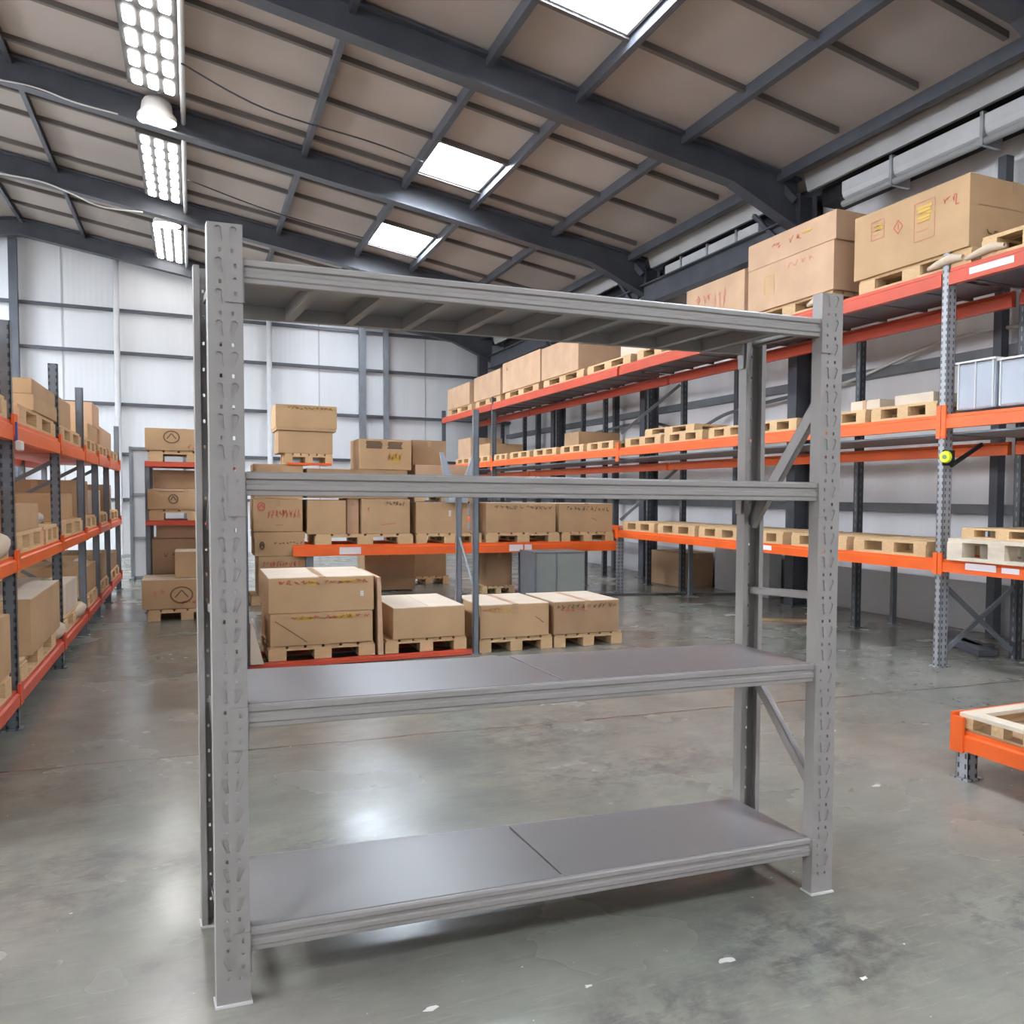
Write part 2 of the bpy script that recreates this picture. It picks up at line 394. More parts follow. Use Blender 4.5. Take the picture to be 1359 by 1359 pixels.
# light battens across the bays
for i, Y in enumerate([2.1, 3.55, 4.4, 5.6, 6.66, 7.84, 10.3, 11.46, 12.74, 14.4, 15.26, 16.74, 18.5, 19.16, 20.44]):
    mb = MB()
    for xa, xb in ((RX, 2.72), (2.72, 3.7), (3.7, 6.12)):
        mb.hexa([(xa, Y-.03, roof_z(xa)-.06), (xb, Y-.03, roof_z(xb)-.06), (xb, Y+.03, roof_z(xb)-.06), (xa, Y+.03, roof_z(xa)-.06),
                 (xa, Y-.03, roof_z(xa)), (xb, Y-.03, roof_z(xb)), (xb, Y+.03, roof_z(xb)), (xa, Y+.03, roof_z(xa))])
    struct(mb, 'trim', M['batten'], org=(0, Y, 6))
# sag of trim along the right eave
for ya, yb in ((0, 4.8), (5.2, 8.95), (9.35, 13.1), (13.5, 17.2), (17.7, 21.5)):
    struct(MB().hexa([(6.56, ya, 4.98), (6.60, ya, 4.98), (6.60, yb, 4.98), (6.56, yb, 4.98), (6.50, ya, 5.18), (6.54, ya, 5.18), (6.54, yb, 5.18), (6.50, yb, 5.18)]), 'trim', M['fascia'], org=(6.5, ya, 4.9))
    struct(MB().box(6.78, 7.1, ya, yb, 4.84, 5.04), 'trim', M['black'], org=(6.9, ya, 4.8))  # black plate: the eave gap's shade put into its colour
# horizontal tie girders between the columns of the farther bays
for ya, yb in ((9.26, 13.19), (13.41, 17.34), (17.56, 21.6)):
    mb = MB(); X = 6.5
    mb.box(X-.012, X+.012, ya, yb, 4.40, 4.68).box(X-.09, X+.09, ya, yb, 4.68, 4.70).box(X-.09, X+.09, ya, yb, 4.38, 4.40)
    struct(mb, 'trim', M['steel_dark'], org=(X, ya, 4.5))
# gutter-like ducts under the fascia
def duct(ya, yb, lab):
    t = thing('wall_duct', (6.62, ya, 4.74), lab, 'duct')
    pr = [(-.10, .10), (-.10, -.02), (-.08, -.07), (-.03, -.10), (.03, -.10), (.08, -.07), (.12, -.02), (.12, .10)]
    local(MB().prism(pr, (6.66, ya, 4.80), (6.66, yb, 4.80), (1, 0, 0), (0, 0, 1)), 'casing', M['pipe'], t, (6.66, ya, 4.80))
    local(MB().tube([(6.58, ya, 4.66), (6.58, yb, 4.66)], .035), 'pipe', M['fascia'], t, (6.58, ya, 4.53), smooth=True)
    for k in range(3):
        yy = ya+(yb-ya)*(.2+.3*k); local(MB().box(6.54, 6.80, yy-.02, yy+.02, 4.62, 4.93), 'bracket', M['galv'], t, (6.6, yy, 4.6))
duct(4.2, 8.3, 'long pale grey duct under the eave, nearest the camera at upper right')
duct(10.0, 12.6, 'shorter pale grey duct under the eave beyond the first steel column')
# girts on the back wall and right wall
for z in (5.06, 4.19, 3.13, 2.1, 1.15):
    struct(MB().box(-12.9, XR, YB-.10, YB, z-.03, z+.03), 'trim', M['steel_dark'], org=(0, YB, z))
for z in (1.24, 2.78, 4.0):
    struct(MB().box(XR-.12, XR, -.5, YB-.1, z-.05, z+.05), 'trim', M['steel_mid'], org=(XR, 8, z))
struct(MB().box(XR-.03, XR, -.5, YB-.1, 0, .5), 'baseboard_right', M['fascia'], org=(XR, 8, 0))
# posts on the back wall
for X, w, m in ((-3.07, .14, 'steel_dark'), (-7.2, .14, 'steel_dark'), (3.52, .14, 'steel_mid'), (4.05, .10, 'steel_mid'), (6.35, .22, 'steel_dark')):
    struct(MB().box(X-w/2, X+w/2, YB-.26, YB-.10, 0, roof_z(X)-.36), 'trim', M[m], org=(X, YB, 0))
for X in (-1.34, 1.55):
    struct(MB().tube([(X, YB-.14, 0), (X, YB-.14, roof_z(X)-.36)], .055, 12), 'trim', M['pipe'], org=(X, YB, 0), smooth=True)
for X in (-2.3, .2, 2.6, 5.0):
    struct(MB().box(X-.012, X+.012, YB-.012, YB, 0, roof_z(X)-.1), 'trim', M['fascia'], org=(X, YB, 0))
for Y in (3.2, 6.3, 11.0, 15.2, 19.4):
    struct(MB().box(XR-.22, XR-.12, Y-.05, Y+.05, 0, 4.6), 'trim', M['steel_dark'], org=(XR, Y, 0))
# knee brackets where rafter meets column
for Y in (9.15, 13.3, 17.45):
    mb = MB(); mb.bar((6.46, Y+.05, 4.35), (6.46, Y+.8, 4.95), .05, .05); mb.bar((6.5, Y-.02, 4.9), (6.3, Y+.1, 5.15), .12, .08)
    struct(mb, 'trim', M['steel_dark'], org=(6.4, Y, 4.9))

# ------------------------------------------------------------------ ceiling lights
def rrect(cx, cy, w, hh, r, n=4):
    P = []
    for sx, sy, a0 in ((1, 1, 0), (-1, 1, 90), (-1, -1, 180), (1, -1, 270)):
        for k in range(n+1):
            a = math.radians(a0+90*k/n); P.append((cx+sx*(w/2-r)+r*math.cos(a), cy+sy*(hh/2-r)+r*math.sin(a)))
    return P
def grid_light(ya, yb, rows, label):
    xa, xb = -.60, -.10
    t = thing('grid_light', ((xa+xb)/2, ya, roof_z(-.35)-.1), label, 'ceiling light')
    z = lambda x, d: roof_z(x)-.08-d
    fr = MB(); P = []
    for d in (.05, 0): P += [(xa-.02, ya, z(xa-.02, d)), (xb+.02, ya, z(xb+.02, d)), (xb+.02, yb, z(xb+.02, d)), (xa-.02, yb, z(xa-.02, d))]
    fr.hexa(P).build('frame', M['grid'], t)
    ce = MB(); ph = (yb-ya)/rows; pw = (xb-xa)/3
    for r in range(rows):
        for c in range(3):
            cx = xa+pw*(c+.5); cy = ya+ph*(r+.5)
            pts = rrect(cx, cy, pw*.62, ph*.70, pw*.24); n = len(pts); k = len(ce.v)
            for d in (.05, .066):
                for x_, y_ in pts: ce.v.append(Vector((x_, y_, z(x_, d))))
            for i in range(n):
                j = (i+1) % n; ce.f.append((k+i, k+j, k+n+j, k+n+i))
            ce.f.append(tuple(range(k+n, k+2*n)))
    ce.build('diffuser', M['cell'], t)
    hg = MB()
    for yy in (ya+.1, yb-.1):
        for xx in (xa+.05, xb-.05): hg.tube([(xx, yy, z(xx, 0)), (xx, yy, roof_z(xx))], .008, 6)
    hg.build('hanger', M['galv'], t)
grid_light(9.55, 12.65, 6, 'grid of glowing white cells under the roof, nearest of the three strips')
grid_light(14.3, 17.2, 7, 'grid of glowing white cells between the two dome lamps, middle strip')
grid_light(18.9, 21.6, 8, 'grid of glowing white cells closest to the back wall, farthest strip')
def dome(x, y, z, label, r=.22):
    t = thing('dome_lamp', (x, y, z), label, 'lamp')
    prof = [(.10, .26), (.15, .25), (.18, .20), (.195, .10), (.235, .05), (.24, 0), (.235, -.01)]
    mb = MB(); n = 28
    for rr, zz in prof:
        for k in range(n):
            a = 2*math.pi*k/n; mb.v.append(Vector((x+rr*math.cos(a)*r/.24, y+rr*math.sin(a)*r/.24, z+zz)))
    for i in range(len(prof)-1):
        for k in range(n): mb.f.append((i*n+k, i*n+(k+1) % n, (i+1)*n+(k+1) % n, (i+1)*n+k))
    mb.f.append(tuple(range(n)))
    mb.build('lamp_shade', M['cream'], t, smooth=True)
    MB().tube([(x, y, z+.004), (x, y, z+.03)], .22*r/.24, 24).build('bulb_disc', M['lamp'], t)
    MB().tube([(x, y, z+.25), (x, y, roof_z(x))], .012, 8).build('stem', M['galv'], t)
dome(-.33, 13.05, 5.92, 'cream dome lamp hanging between first and second glowing strip')
dome(-.33, 18.2, 5.98, 'glowing dome lamp hanging between second and third strip, farther of two')
t = MB().tube([(-.04, 2, roof_z(0)-.17), (-.04, 21.6, roof_z(0)-.17)], .03, 10).build('conduit', M['pipe'], org=(-.04, 9, 6), smooth=True)
tag(t, 'long pale conduit running beside the glowing light strips', 'pipe')
def cable(name, pts, r, m, label, cat='cable'):
    # catmull-rom through the points
    P = [Vector(p) for p in pts]; Q = []
    for i in range(len(P)-1):
        a = P[max(i-1, 0)]; b = P[i]; c = P[i+1]; d = P[min(i+2, len(P)-1)]
        for k in range(8):
            u = k/8; Q.append(.5*((2*b)+(-a+c)*u+(2*a-5*b+4*c-d)*u*u+(-a+3*b-3*c+d)*u**3))
    Q.append(P[-1])
    o = MB().tube(Q, r, 6).build(name, m, org=P[0], smooth=True); tag(o, label, cat); return o
cable('roof_cable', [(-3.4, 17.3, 6.2), (-2.2, 17.3, 6.18), (-1.7, 17.3, 6.06), (-1.24, 17.3, 5.90), (-.66, 17.3, 5.9)], .013, M['cable'], 'pale cable sagging along the second visible rafter at upper left')
cable('roof_cable', [(-2.6, 13.2, 6.10), (-1.7, 13.2, 6.12), (-1.2, 13.15, 6.0), (-.75, 13.15, 5.95)], .009, M['cable'], 'pale cable curving over the rafter left of the dome lamp')
cable('roof_cable', [(-.05, 11.4, 6.0), (.8, 11.5, 5.72), (2.0, 11.6, 5.60), (2.7, 12.0, 5.62)], .010, M['steel_dark'], 'thin dark cable drooping from the light strip towards the skylight')
cable('roof_cable', [(2.6, 16.0, 5.62), (1.2, 15.6, 5.72), (0, 15.2, 5.9)], .010, M['steel_dark'], 'thin dark cable drooping left of the far skylight')
cable('wall_cable', [(6.95, 5.5, 2.95), (6.95, 7.0, 2.98), (6.95, 8.6, 2.72), (6.9, 9.6, 2.65)], .02, M['cable'], 'pale cable along the right wall behind the near rack post')
cable('wall_cable', [(6.9, 9.6, 2.65), (6.9, 11.2, 2.55), (6.9, 12.4, 2.35), (6.9, 14, 2.6), (6.9, 17, 2.5)], .025, M['steel_mid'], 'dark cable sagging along the far part of the right wall')
cable('wall_cable', [(6.9, 9.0, .75), (6.9, 10.2, .72), (6.9, 12.6, .8)], .02, M['steel_mid'], 'grey cable low on the right wall below the lowest orange beam')

# ------------------------------------------------------------------ the grey shelving unit in front
FL = Vector((.1197, 2.5271, 0)); FR = Vector((1.8288, 2.4017, 0)); BR = Vector((1.8126, 2.8782, 0)); BL = Vector((.0872, 3.0732, 0))
uf = (FR-FL).normalized(); ub = (BR-BL).normalized(); vl = (BL-FL).normalized(); vr = (BR-FR).normalized()
HT = 2.0; PW = .080; PD = .050; PITCH = .0776; TH = .003
shelf = thing('storage_shelf', (.98, 2.7, 0), 'tall grey steel shelving unit with four levels standing in the foreground', 'shelf')
def RM(a, b, z):
    """a: 0..1 across, b: 0..1 front to back"""
    p = FL*(1-a)*(1-b)+FR*a*(1-b)+BR*a*b+BL*(1-a)*b
    return Vector((p.x, p.y, z))
def perf_plate(mb, org, ex, ez, en, w, z0, z1, holes, th):
    """plate in ex/ez plane at org, holes: list of (pts, depth or None for through). en points inward"""
    outer = [(0, z0), (w, z0), (w, z1), (0, z1)]
    loops = [outer]+[hh for hh, _ in holes]
    flat = [p for l in loops for p in l]
    tri = tessellate_polygon([[Vector((x, z, 0)) for x, z in l] for l in loops])
    k = len(mb.v)
    for d in (0, th):
        for x, z in flat: mb.v.append(org+ex*x+ez*z+en*d)
    n = len(flat)
    for t_ in tri:
        mb.f.append(tuple(k+i for i in t_)); mb.f.append(tuple(k+n+i for i in reversed(t_)))
    i0 = 0
    for li, l in enumerate(loops):
        m = len(l)
        if li > 0 and holes[li-1][1]:
            kk = len(mb.v); dep = holes[li-1][1]
            for x, z in l: mb.v.append(org+ex*x+ez*z+en*dep)
            for i in range(m):
                j = (i+1) % m; mb.f.append((k+i0+i, k+i0+j, kk+j, kk+i))
            mb.f.append(tuple(kk+i for i in range(m)))
        else:
            for i in range(m):
                j = (i+1) % m; mb.f.append((k+i0+i, k+i0+j, k+n+i0+j, k+n+i0+i))
        i0 += m
def keyhole(cx, cz, s):
    P = []
    for k in range(9):
        a = math.radians(-30+240*k/8)
        P.append((cx-s*.0035+.0082*math.cos(a), cz+.008+.009*math.sin(a)))
    P += [(cx+s*.0005-.0018, cz-.020), (cx+s*.0035+.0035, cz-.020)] if s > 0 else [(cx+s*.0035-.0035, cz-.020), (cx+s*.0005+.0018, cz-.020)]
    return P
def make_upright(O, ex, ey, mirror):
    mb = MB(); ez = Vector((0, 0, 1))
    z = HT; k = 0
    while z > PITCH*.9:
        z0 = z-PITCH
        if z0 < PITCH*.9: z0 = 0
        c1, c2 = (.052, .024)
        hs = []
        if z-.05 > .02:
            for cc, s in ((c1, 1), (c2, -1)):
                hs.append((keyhole(cc, z-.024, -s), .0038))
        if z-.069 > .01:
            for cc in (c1, c2):
                hs.append((rrect(cc, z-.0675, .0062, .0105, .002, 2), None))
        perf_plate(mb, O, ex, ez, ey, PW, z0, z, hs, TH)
        z = z0; k += 1
        if z <= 0: break
    def slab(x0, x1, y0, y1):
        P = []
        for zz in (0, HT):
            P += [O+ex*x0+ey*y0+ez*zz, O+ex*x1+ey*y0+ez*zz, O+ex*x1+ey*y1+ez*zz, O+ex*x0+ey*y1+ez*zz]
        mb.hexa(P)
    slab(0, TH, TH, PD); slab(PW-TH, PW, TH, PD); slab(TH, .016, PD-TH, PD); slab(PW-.016, PW-TH, PD-TH, PD)
    up_ = mb.build('upright', M['rack'], shelf)
    fp = MB(); P = []
    for zz in (0, .006): P += [O+ex*a+ey*b+ez*zz for a, b in ((-.004, -.008), (PW+.004, -.008), (PW+.004, PD+.004), (-.004, PD+.004))]
    fp.hexa(P); fo = fp.build('foot_plate', M['foot'], shelf); fo.parent = up_
    return up_
make_upright(FL, -uf, vl, 0); make_upright(FR, uf, vr, 1); make_upright(BR, ub, -vr, 0); make_upright(BL, -ub, -vl, 1)
levels = [.1924, .7821, 1.3823, 1.9175]
BH = .060
prof = [(.004, 0), (0, -.004), (0, -.016), (.006, -.020), (.006, -.029), (.0005, -.033), (.0005, -.044), (.004, -.048), (.004, -.058), (.006, -.060), (.034, -.060), (.034, 0)]
for zt in levels:
    for side in (0, 1):
        A_, B_ = (FL, FR) if side == 0 else (BL, BR)
        d = (B_-A_).normalized(); nrm = Vector((-d.y, d.x, 0)) if side == 0 else Vector((d.y, -d.x, 0))
        off = nrm*.004
        mb = MB().prism(prof, A_+off+Vector((0, 0, zt))+d*.001, B_+off+Vector((0, 0, zt))-d*.001, nrm, (0, 0, 1))
        bm_ = mb.build('beam', M['rack'], shelf)
        # end connector plates lapping over the upright faces
        for E_, sg in ((A_, -1), (B_, 1)):
            cm = MB(); zz1 = zt-.003; zz0 = zt-.112
            hs = [(rrect(.020, zz1-.020, .006, .012, .002, 2), .004), (rrect(.020, zz1-.052, .008, .008, .003, 2), .004), (rrect(.020, zz1-.088, .007, .011, .002, 2), .004)]
            perf_plate(cm, Vector((E_.x, E_.y, 0))-nrm*.0045-d*sg*.003, d*sg, Vector((0, 0, 1)), nrm, .042, zz0, zz1, hs, .004)
            x0 = Vector((E_.x, E_.y, 0))-nrm*.0045-d*sg*.003
            P = []
            for q in (zz0, zz1): P += [x0+Vector((0, 0, q)), x0+d*sg*.003+Vector((0, 0, q)), x0+d*sg*.003+nrm*.045+Vector((0, 0, q)), x0+nrm*.045+Vector((0, 0, q))]
            cm.hexa(P)
            c_ = cm.build('connector', M['rack'], shelf); c_.parent = bm_
    # deck panels, two per level
    for a0, a1 in ((.003, .4985), (.5015, .997)):
        b0, b1 = .035, .965
        mb = MB(); zt_ = zt+.002
        P = [RM(a0, b0, zt-.022), RM(a1, b0, zt-.022), RM(a1, b1, zt-.022), RM(a0, b1, zt-.022), RM(a0, b0, zt_), RM(a1, b0, zt_), RM(a1, b1, zt_), RM(a0, b1, zt_)]
        mb.hexa(P); mb.build('shelf_panel', M['panel'], shelf, bevel=.0025)
    if zt > 1.8:
        for k in range(1, 10):
            a = k/10
            p, q = RM(a, .07, zt-.040), RM(a, .93, zt-.040)
            MB().bar(p, q, .004, .036).bar(p+Vector((.010, 0, -.018)), q+Vector((.010, 0, -.018)), .024, .003).build('support_rib', M['rack'], shelf)
    elif zt > .3:
        for k in (1, 2, 3):
            a = k/4; MB().bar(RM(a, .07, zt-.034), RM(a, .93, zt-.034), .03, .022).build('support_rib', M['rack'], shelf)
# frame braces
def brace(side, b0, z0, b1, z1, w=.034):
    a = 1+.042/1.72 if side else -.042/1.72
    p, q = RM(a, b0, z0), RM(a, b1, z1); d = (q-p).normalized(); s = uf
    mb = MB(); n = d.cross(s).normalized(); t = .003; dp = .022
    # C section: web facing inward plus two flanges
    def sl(x0, x1, y0, y1):
        mb.hexa([o+s*x+n*y for o in (p, q) for x, y in ((x0, y0), (x1, y0), (x1, y1), (x0, y1))])
    sl(-dp/2, -dp/2+t, -w/2, w/2); sl(-dp/2, dp/2, -w/2, -w/2+t); sl(-dp/2, dp/2, w/2-t, w/2)
    mb.build('brace', M['rack'], shelf)
for sd in (0, 1):
    brace(sd, .06, 1.69, .93, 1.235, .05); brace(sd, .93, .985, .06, 1.005, .026); brace(sd, .93, .70, .06, .32, .038); brace(sd, .06, 1.90, .93, 1.90, .022); brace(sd, .06, .12, .93, .12, .022)

# ------------------------------------------------------------------ generic goods
def pallet_mesh():
    d = {}
    top = MB()
    for i in range(6):
        x = i/6; top.box(x+.012, x+1/6-.012, 0, 1, .82, 1)
    for y in (.0, .42, .84): top.box(0, 1, y, y+.16, .68, .82)
    d['deck'] = top
    bl = []
    for x in (0, .42, .84):
        for y in (0, .42, .84): bl.append(MB().box(x, x+.16, y, y+.16, .16, .68))
    d['blocks'] = bl
    bt = MB()
    for x in (0, .42, .84): bt.box(x, x+.16, 0, 1, 0, .16)
    d['bottom'] = bt
    return d
PM = pallet_mesh(); PMESH = {}
def pallet(x0, x1, y0, y1, z0, h_, label, m='wood', group='wooden pallets', parts=True, rot=0):
    cx, cy = (x0+x1)/2, (y0+y1)/2
    root = thing('pallet', (cx, cy, z0), label, 'pallet', group)
    root.rotation_euler.z = rot
    sx, sy = x1-x0, y1-y0
    def piece(name, key, mb, along):
        k = (name, key, m)
        if k not in PMESH:
            me = bpy.data.meshes.new(name); me.from_pydata([v-Vector((.5, .5, 0)) for v in mb.v], [], mb.f); me.materials.append(M[m]); PMESH[k] = me
        o = bpy.data.objects.new(name, PMESH[k]); C.objects.link(o); o.parent = root; o.scale = (sx, sy, h_)
    piece('top_deck', 0, PM['deck'], 0); piece('bottom_boards', 0, PM['bottom'], 0)
    for i, b in enumerate(PM['blocks']): piece('block', i, b, 0)
    return root

def scribble(mb, face, u0, u1, v0, v1, B, style, rr):
    """strokes on the carton face; face 'f' is the -Y side, 'l' the -X side"""
    x0, x1, y0, y1, z0, z1 = B; e = .0016
    def P(u, v):
        if face == 'f': return Vector((x0+(x1-x0)*u, y0-e, z0+(z1-z0)*v))
        return Vector((x0-e, y1-(y1-y0)*u, z0+(z1-z0)*v))
    N = Vector((0, -1, 0)) if face == 'f' else Vector((-1, 0, 0))
    def stroke(pts, w):
        for a, b in zip(pts, pts[1:]):
            mb.bar(P(*a), P(*b), w, .0012, side=N)
    if style == 'script':
        u = u0
        while u < u1:
            n = 5; pts = [(u+(i/n)*.05*(1 if i % 2 else .6), v0+(v1-v0)*rr.random()) for i in range(n+1)]
            stroke(pts, .007); u += .055+.04*rr.random()
        return
    if style == 'line': stroke([(u0, v0), ((u0+u1)/2, (v0+v1)/2+.01), (u1, v1)], .006)
    if style == 'ring':
        pts = [((u0+u1)/2+(u1-u0)/2*math.cos(a), (v0+v1)/2+(v1-v0)/2*math.sin(a)) for a in [2*math.pi*k/16 for k in range(17)]]
        stroke(pts, .014); stroke([(u0+.2*(u1-u0), v0+.35*(v1-v0)), (u0+.5*(u1-u0), v0+.8*(v1-v0)), (u0+.8*(u1-u0), v0+.35*(v1-v0))], .012)
    if style == 'block':
        stroke([(u0, v0), (u1, v0), (u1, v1), (u0, v1), (u0, v0)], .006)
        for k in range(3): stroke([(u0+.15*(u1-u0), v0+(v1-v0)*(.25+.22*k)), (u0+.85*(u1-u0)*(.6+.4*rr.random()), v0+(v1-v0)*(.25+.22*k))], .007)
    if style == 'fill':
        n = 5
        for k in range(n):
            v = v0+(v1-v0)*(k+.5)/n; a = u0+(u1-u0)*.15*rr.random(); b = u1-(u1-u0)*.15*rr.random(); stroke([(a, v), (b, v)], (v1-v0)*(z1-z0)/n*.8)
    if style == 'diamond':
        um, vm = (u0+u1)/2, (v0+v1)/2; stroke([(um, v0), (u1, vm), (um, v1), (u0, vm), (um, v0)], .009); stroke([(um, v0+.3*(v1-v0)), (um, v1-.3*(v1-v0))], .01)

def carton(x0, x1, y0, y1, z0, z1, label, m='carton', marks=(), lid=None, group='cardboard cartons', rot=0, top=None, seed=1, tape=True, cat='box', seamdy=True):
    rr = random.Random(seed)
    cx, cy = (x0+x1)/2, (y0+y1)/2
    root = thing('cardboard_box', (cx, cy, z0), label, cat, group)
    root.rotation_euler.z = rot
    # carton body: slightly bulged faces
    mb = MB(); nx = 4; bul = .004
    def ring(z, s):
        P = []
        for (ax, ay), (bx, by) in (((x0, y0), (x1, y0)), ((x1, y0), (x1, y1)), ((x1, y1), (x0, y1)), ((x0, y1), (x0, y0))):
            for k in range(nx):
                t_ = k/nx; px = ax+(bx-ax)*t_; py = ay+(by-ay)*t_; q = bul*math.sin(math.pi*t_)*s
                dx = (px-cx); dy = (py-cy)
                if abs(ax-bx) < 1e-6: px += math.copysign(q, dx)
                else: py += math.copysign(q, dy)
                P.append((px, py, z))
        return P
    zs = [(z0, .2), (z0+(z1-z0)*.33, .7), (z0+(z1-z0)*.67, .7), (z1, .2)]
    n = 4*nx; k0 = 0
    for z, s in zs: mb.v += [Vector(p) for p in ring(z, s)]
    for i in range(len(zs)-1):
        for j in range(n): mb.f.append((i*n+j, i*n+(j+1) % n, (i+1)*n+(j+1) % n, (i+1)*n+j))
    mb.f.append(tuple(reversed(range(n)))); e = 3*n
    body = mb; mb.f.append(tuple(range(e, e+n)))
    mb.build('carton_body', M[m], root, bevel=.004)
    # top flaps (two halves with a gap)
    fl = MB(); g = .003; my = (y0+y1)/2
    long_x = (x1-x0) >= (y1-y0)
    if long_x: fl.box(x0+.002, x1-.002, y0+.002, my-g, z1, z1+.005); fl.box(x0+.002, x1-.002, my+g, y1-.002, z1, z1+.005)
    else: fl.box(x0+.002, cx-g, y0+.002, y1-.002, z1, z1+.005); fl.box(cx+g, x1-.002, y0+.002, y1-.002, z1, z1+.005)
    fl.build('flap', M[top or m], root)
    if tape:
        tp = MB()
        if long_x: tp.box(x0-.002, x1+.002, my-.025, my+.025, z1+.005, z1+.0065); tp.box(x0-.0062, x0-.0048, my-.025, my+.025, z1-.08, z1+.0065)
        else: tp.box(cx-.025, cx+.025, y0-.002, y1+.002, z1+.005, z1+.0065); tp.box(cx-.025, cx+.025, y0-.0062, y0-.0048, z1-.08, z1+.0065)
        tp.build('packing_tape', M['tape'], root)
    if lid:
        zz = z0+(z1-z0)*lid; lm = MB()
        e = .007
        lm.box(x0-e, x1+e, y0-e, y0-.001, zz, z1).box(x0-e, x1+e, y1+.001, y1+e, zz, z1).box(x0-e, x0-.001, y0-.001, y1+.001, zz, z1).box(x1+.001, x1+e, y0-.001, y1+.001, zz, z1)
        lm.build('lid_rim', M[m], root)
    B = (x0-(.0075 if lid else .004), x1, y0-(.0075 if lid else .004), y1, z0, z1)
    for face, style, u0, u1, v0, v1, ink in marks:
        b_ = MB(); scribble(b_, face, u0, u1, v0, v1, B, style, rr); b_.build('printed_mark', M[ink], root)
    return root

def rack_post(root, X, Y, z1, m, w=.085, d=.07, base=True, z0=0):
    mb = MB(); t = .004
    mb.box(X-w/2, X+w/2, Y-d/2, Y-d/2+t, z0, z1).box(X-w/2, X-w/2+t, Y-d/2, Y+d/2, z0, z1).box(X+w/2-t, X+w/2, Y-d/2, Y+d/2, z0, z1).box(X-w/2, X+w/2, Y+d/2-t, Y+d/2, z0, z1)
    if base: mb.box(X-w/2-.02, X+w/2+.02, Y-d/2-.02, Y+d/2+.02, z0, z0+.008)
    return local(mb, 'upright', M[m], root, (X, Y, z0))
def rack_beam(root, a, b, zt, hb, m, out, name='beam', plates=True, w=.05, ph=.2):
    """box beam with a stepped face; out = unit vector towards the aisle"""
    a = Vector(a); b = Vector(b); o = Vector(out)
    pf = [(0, 0), (.0, -hb), (w, -hb), (w, -hb*.28), (w-.012, -hb*.22), (w-.012, 0)]
    pf = [(0, 0), (w-.014, 0), (w-.014, -hb*.2), (w, -hb*.27), (w, -hb), (0, -hb)]
    A = Vector((a.x, a.y, zt)); B_ = Vector((b.x, b.y, zt))
    bm_ = local(MB().prism(pf, A, B_, o, (0, 0, 1)), name, M[m], root, A)
    if plates:
        d = (B_-A).normalized()
        for E_, s in ((A, 1), (B_, -1)):
            c_ = E_-d*s*.04
            mb = MB().hexa([c_+d*s*x+o*(w+y)+Vector((0, 0, z)) for z in (-ph*.72, ph*.28) for x, y in ((.004, -.01), (.05, -.01), (.05, .006), (.004, .006))])
            p_ = local(mb, 'connector', M[m], root, c_); 
            p_.parent = bm_; p_.location = Vector(c_)-ORG[bm_.name]
    return bm_
def beam_label(name_parent, root, c, d, o, L_, hgt, m='label'):
    mb = MB(); c = Vector(c); d = Vector(d); o = Vector(o)
    mb.hexa([c+d*x+o*y+Vector((0, 0, z)) for z in (-hgt/2, hgt/2) for x, y in ((-L_/2, 0), (L_/2, 0), (L_/2, .002), (-L_/2, .002))])
    return mb.build('paper_label', M[m], root)

# ------------------------------------------------------------------ right-hand pallet rack
XF, XB = 5.25, 6.10
rk = thing('pallet_rack', (5.7, 5.34, 0), 'long orange and grey pallet rack along the right wall, three levels high', 'rack')
frontY = [5.34, 11.45, 17.4, 21.4]
rearY = [5.30, 7.35, 9.37, 11.1, 12.16, 13.8, 14.75, 16.0, 17.9, 19.4, 21.4]
for i, Y in enumerate(frontY):
    rack_post(rk, XF+.045, Y, 3.30 if i != 1 else .9, 'post_galv' if i < 2 else 'post_blue')
rack_post(rk, XF+.045, -0.7+2.0, 3.3, 'post_galv')
for Y in rearY: rack_post(rk, XB, Y, 3.02, 'post_dark', .07, .07)
rack_post(rk, XB, 1.3, 3.02, 'post_dark')
LV = [(3.13, .13, 'red'), (2.0, .11, 'orange'), (.865, .10, 'orange')]
for zt, hb, m in LV:
    fy = [1.34]+frontY
    for a, b in zip(fy, fy[1:]):
        rack_beam(rk, (XF+.045, a+.04, 0), (XF+.045, b-.04, 0), zt, hb, m, (-1, 0, 0), plates=zt < 3, ph=.26 if zt > 1.5 else .17)
        rack_beam(rk, (XB-.02, a+.04, 0), (XB-.02, b-.04, 0), {3.13: 3.06, 2.0: 1.82}.get(zt, zt), hb, m, (-1, 0, 0), plates=False)
for zt, hb, m in LV:
    k = 0; y = 4.2
    while y < 21.3 and zt > 1:
        if zt > 3:
            MB().bar((XF+.05, y, zt-.05), (XB-.04, y, zt-.05), .05, .03).build('support_bar', M['steel_dark'], rk)
        y += .55; k += 1
# grey tray liner seen under the middle level
for a, b in ((4.0, 5.28), (5.4, 11.4), (11.5, 17.3), (17.5, 21.3)):
    MB().box(XF+.06, XB-.08, a, b, 1.845, 1.86).build('shelf_tray', M['steel_mid'], rk)
    MB().box(XF+.10, XB-.10, a, b, 3.07, 3.075).build('shelf_tray', M['steel_dark'], rk)
for Xp, Yp in ((6.62, 7.37), (5.95, 10.6)): rack_post(rk, Xp, Yp, .84, 'slim', .05, .05)
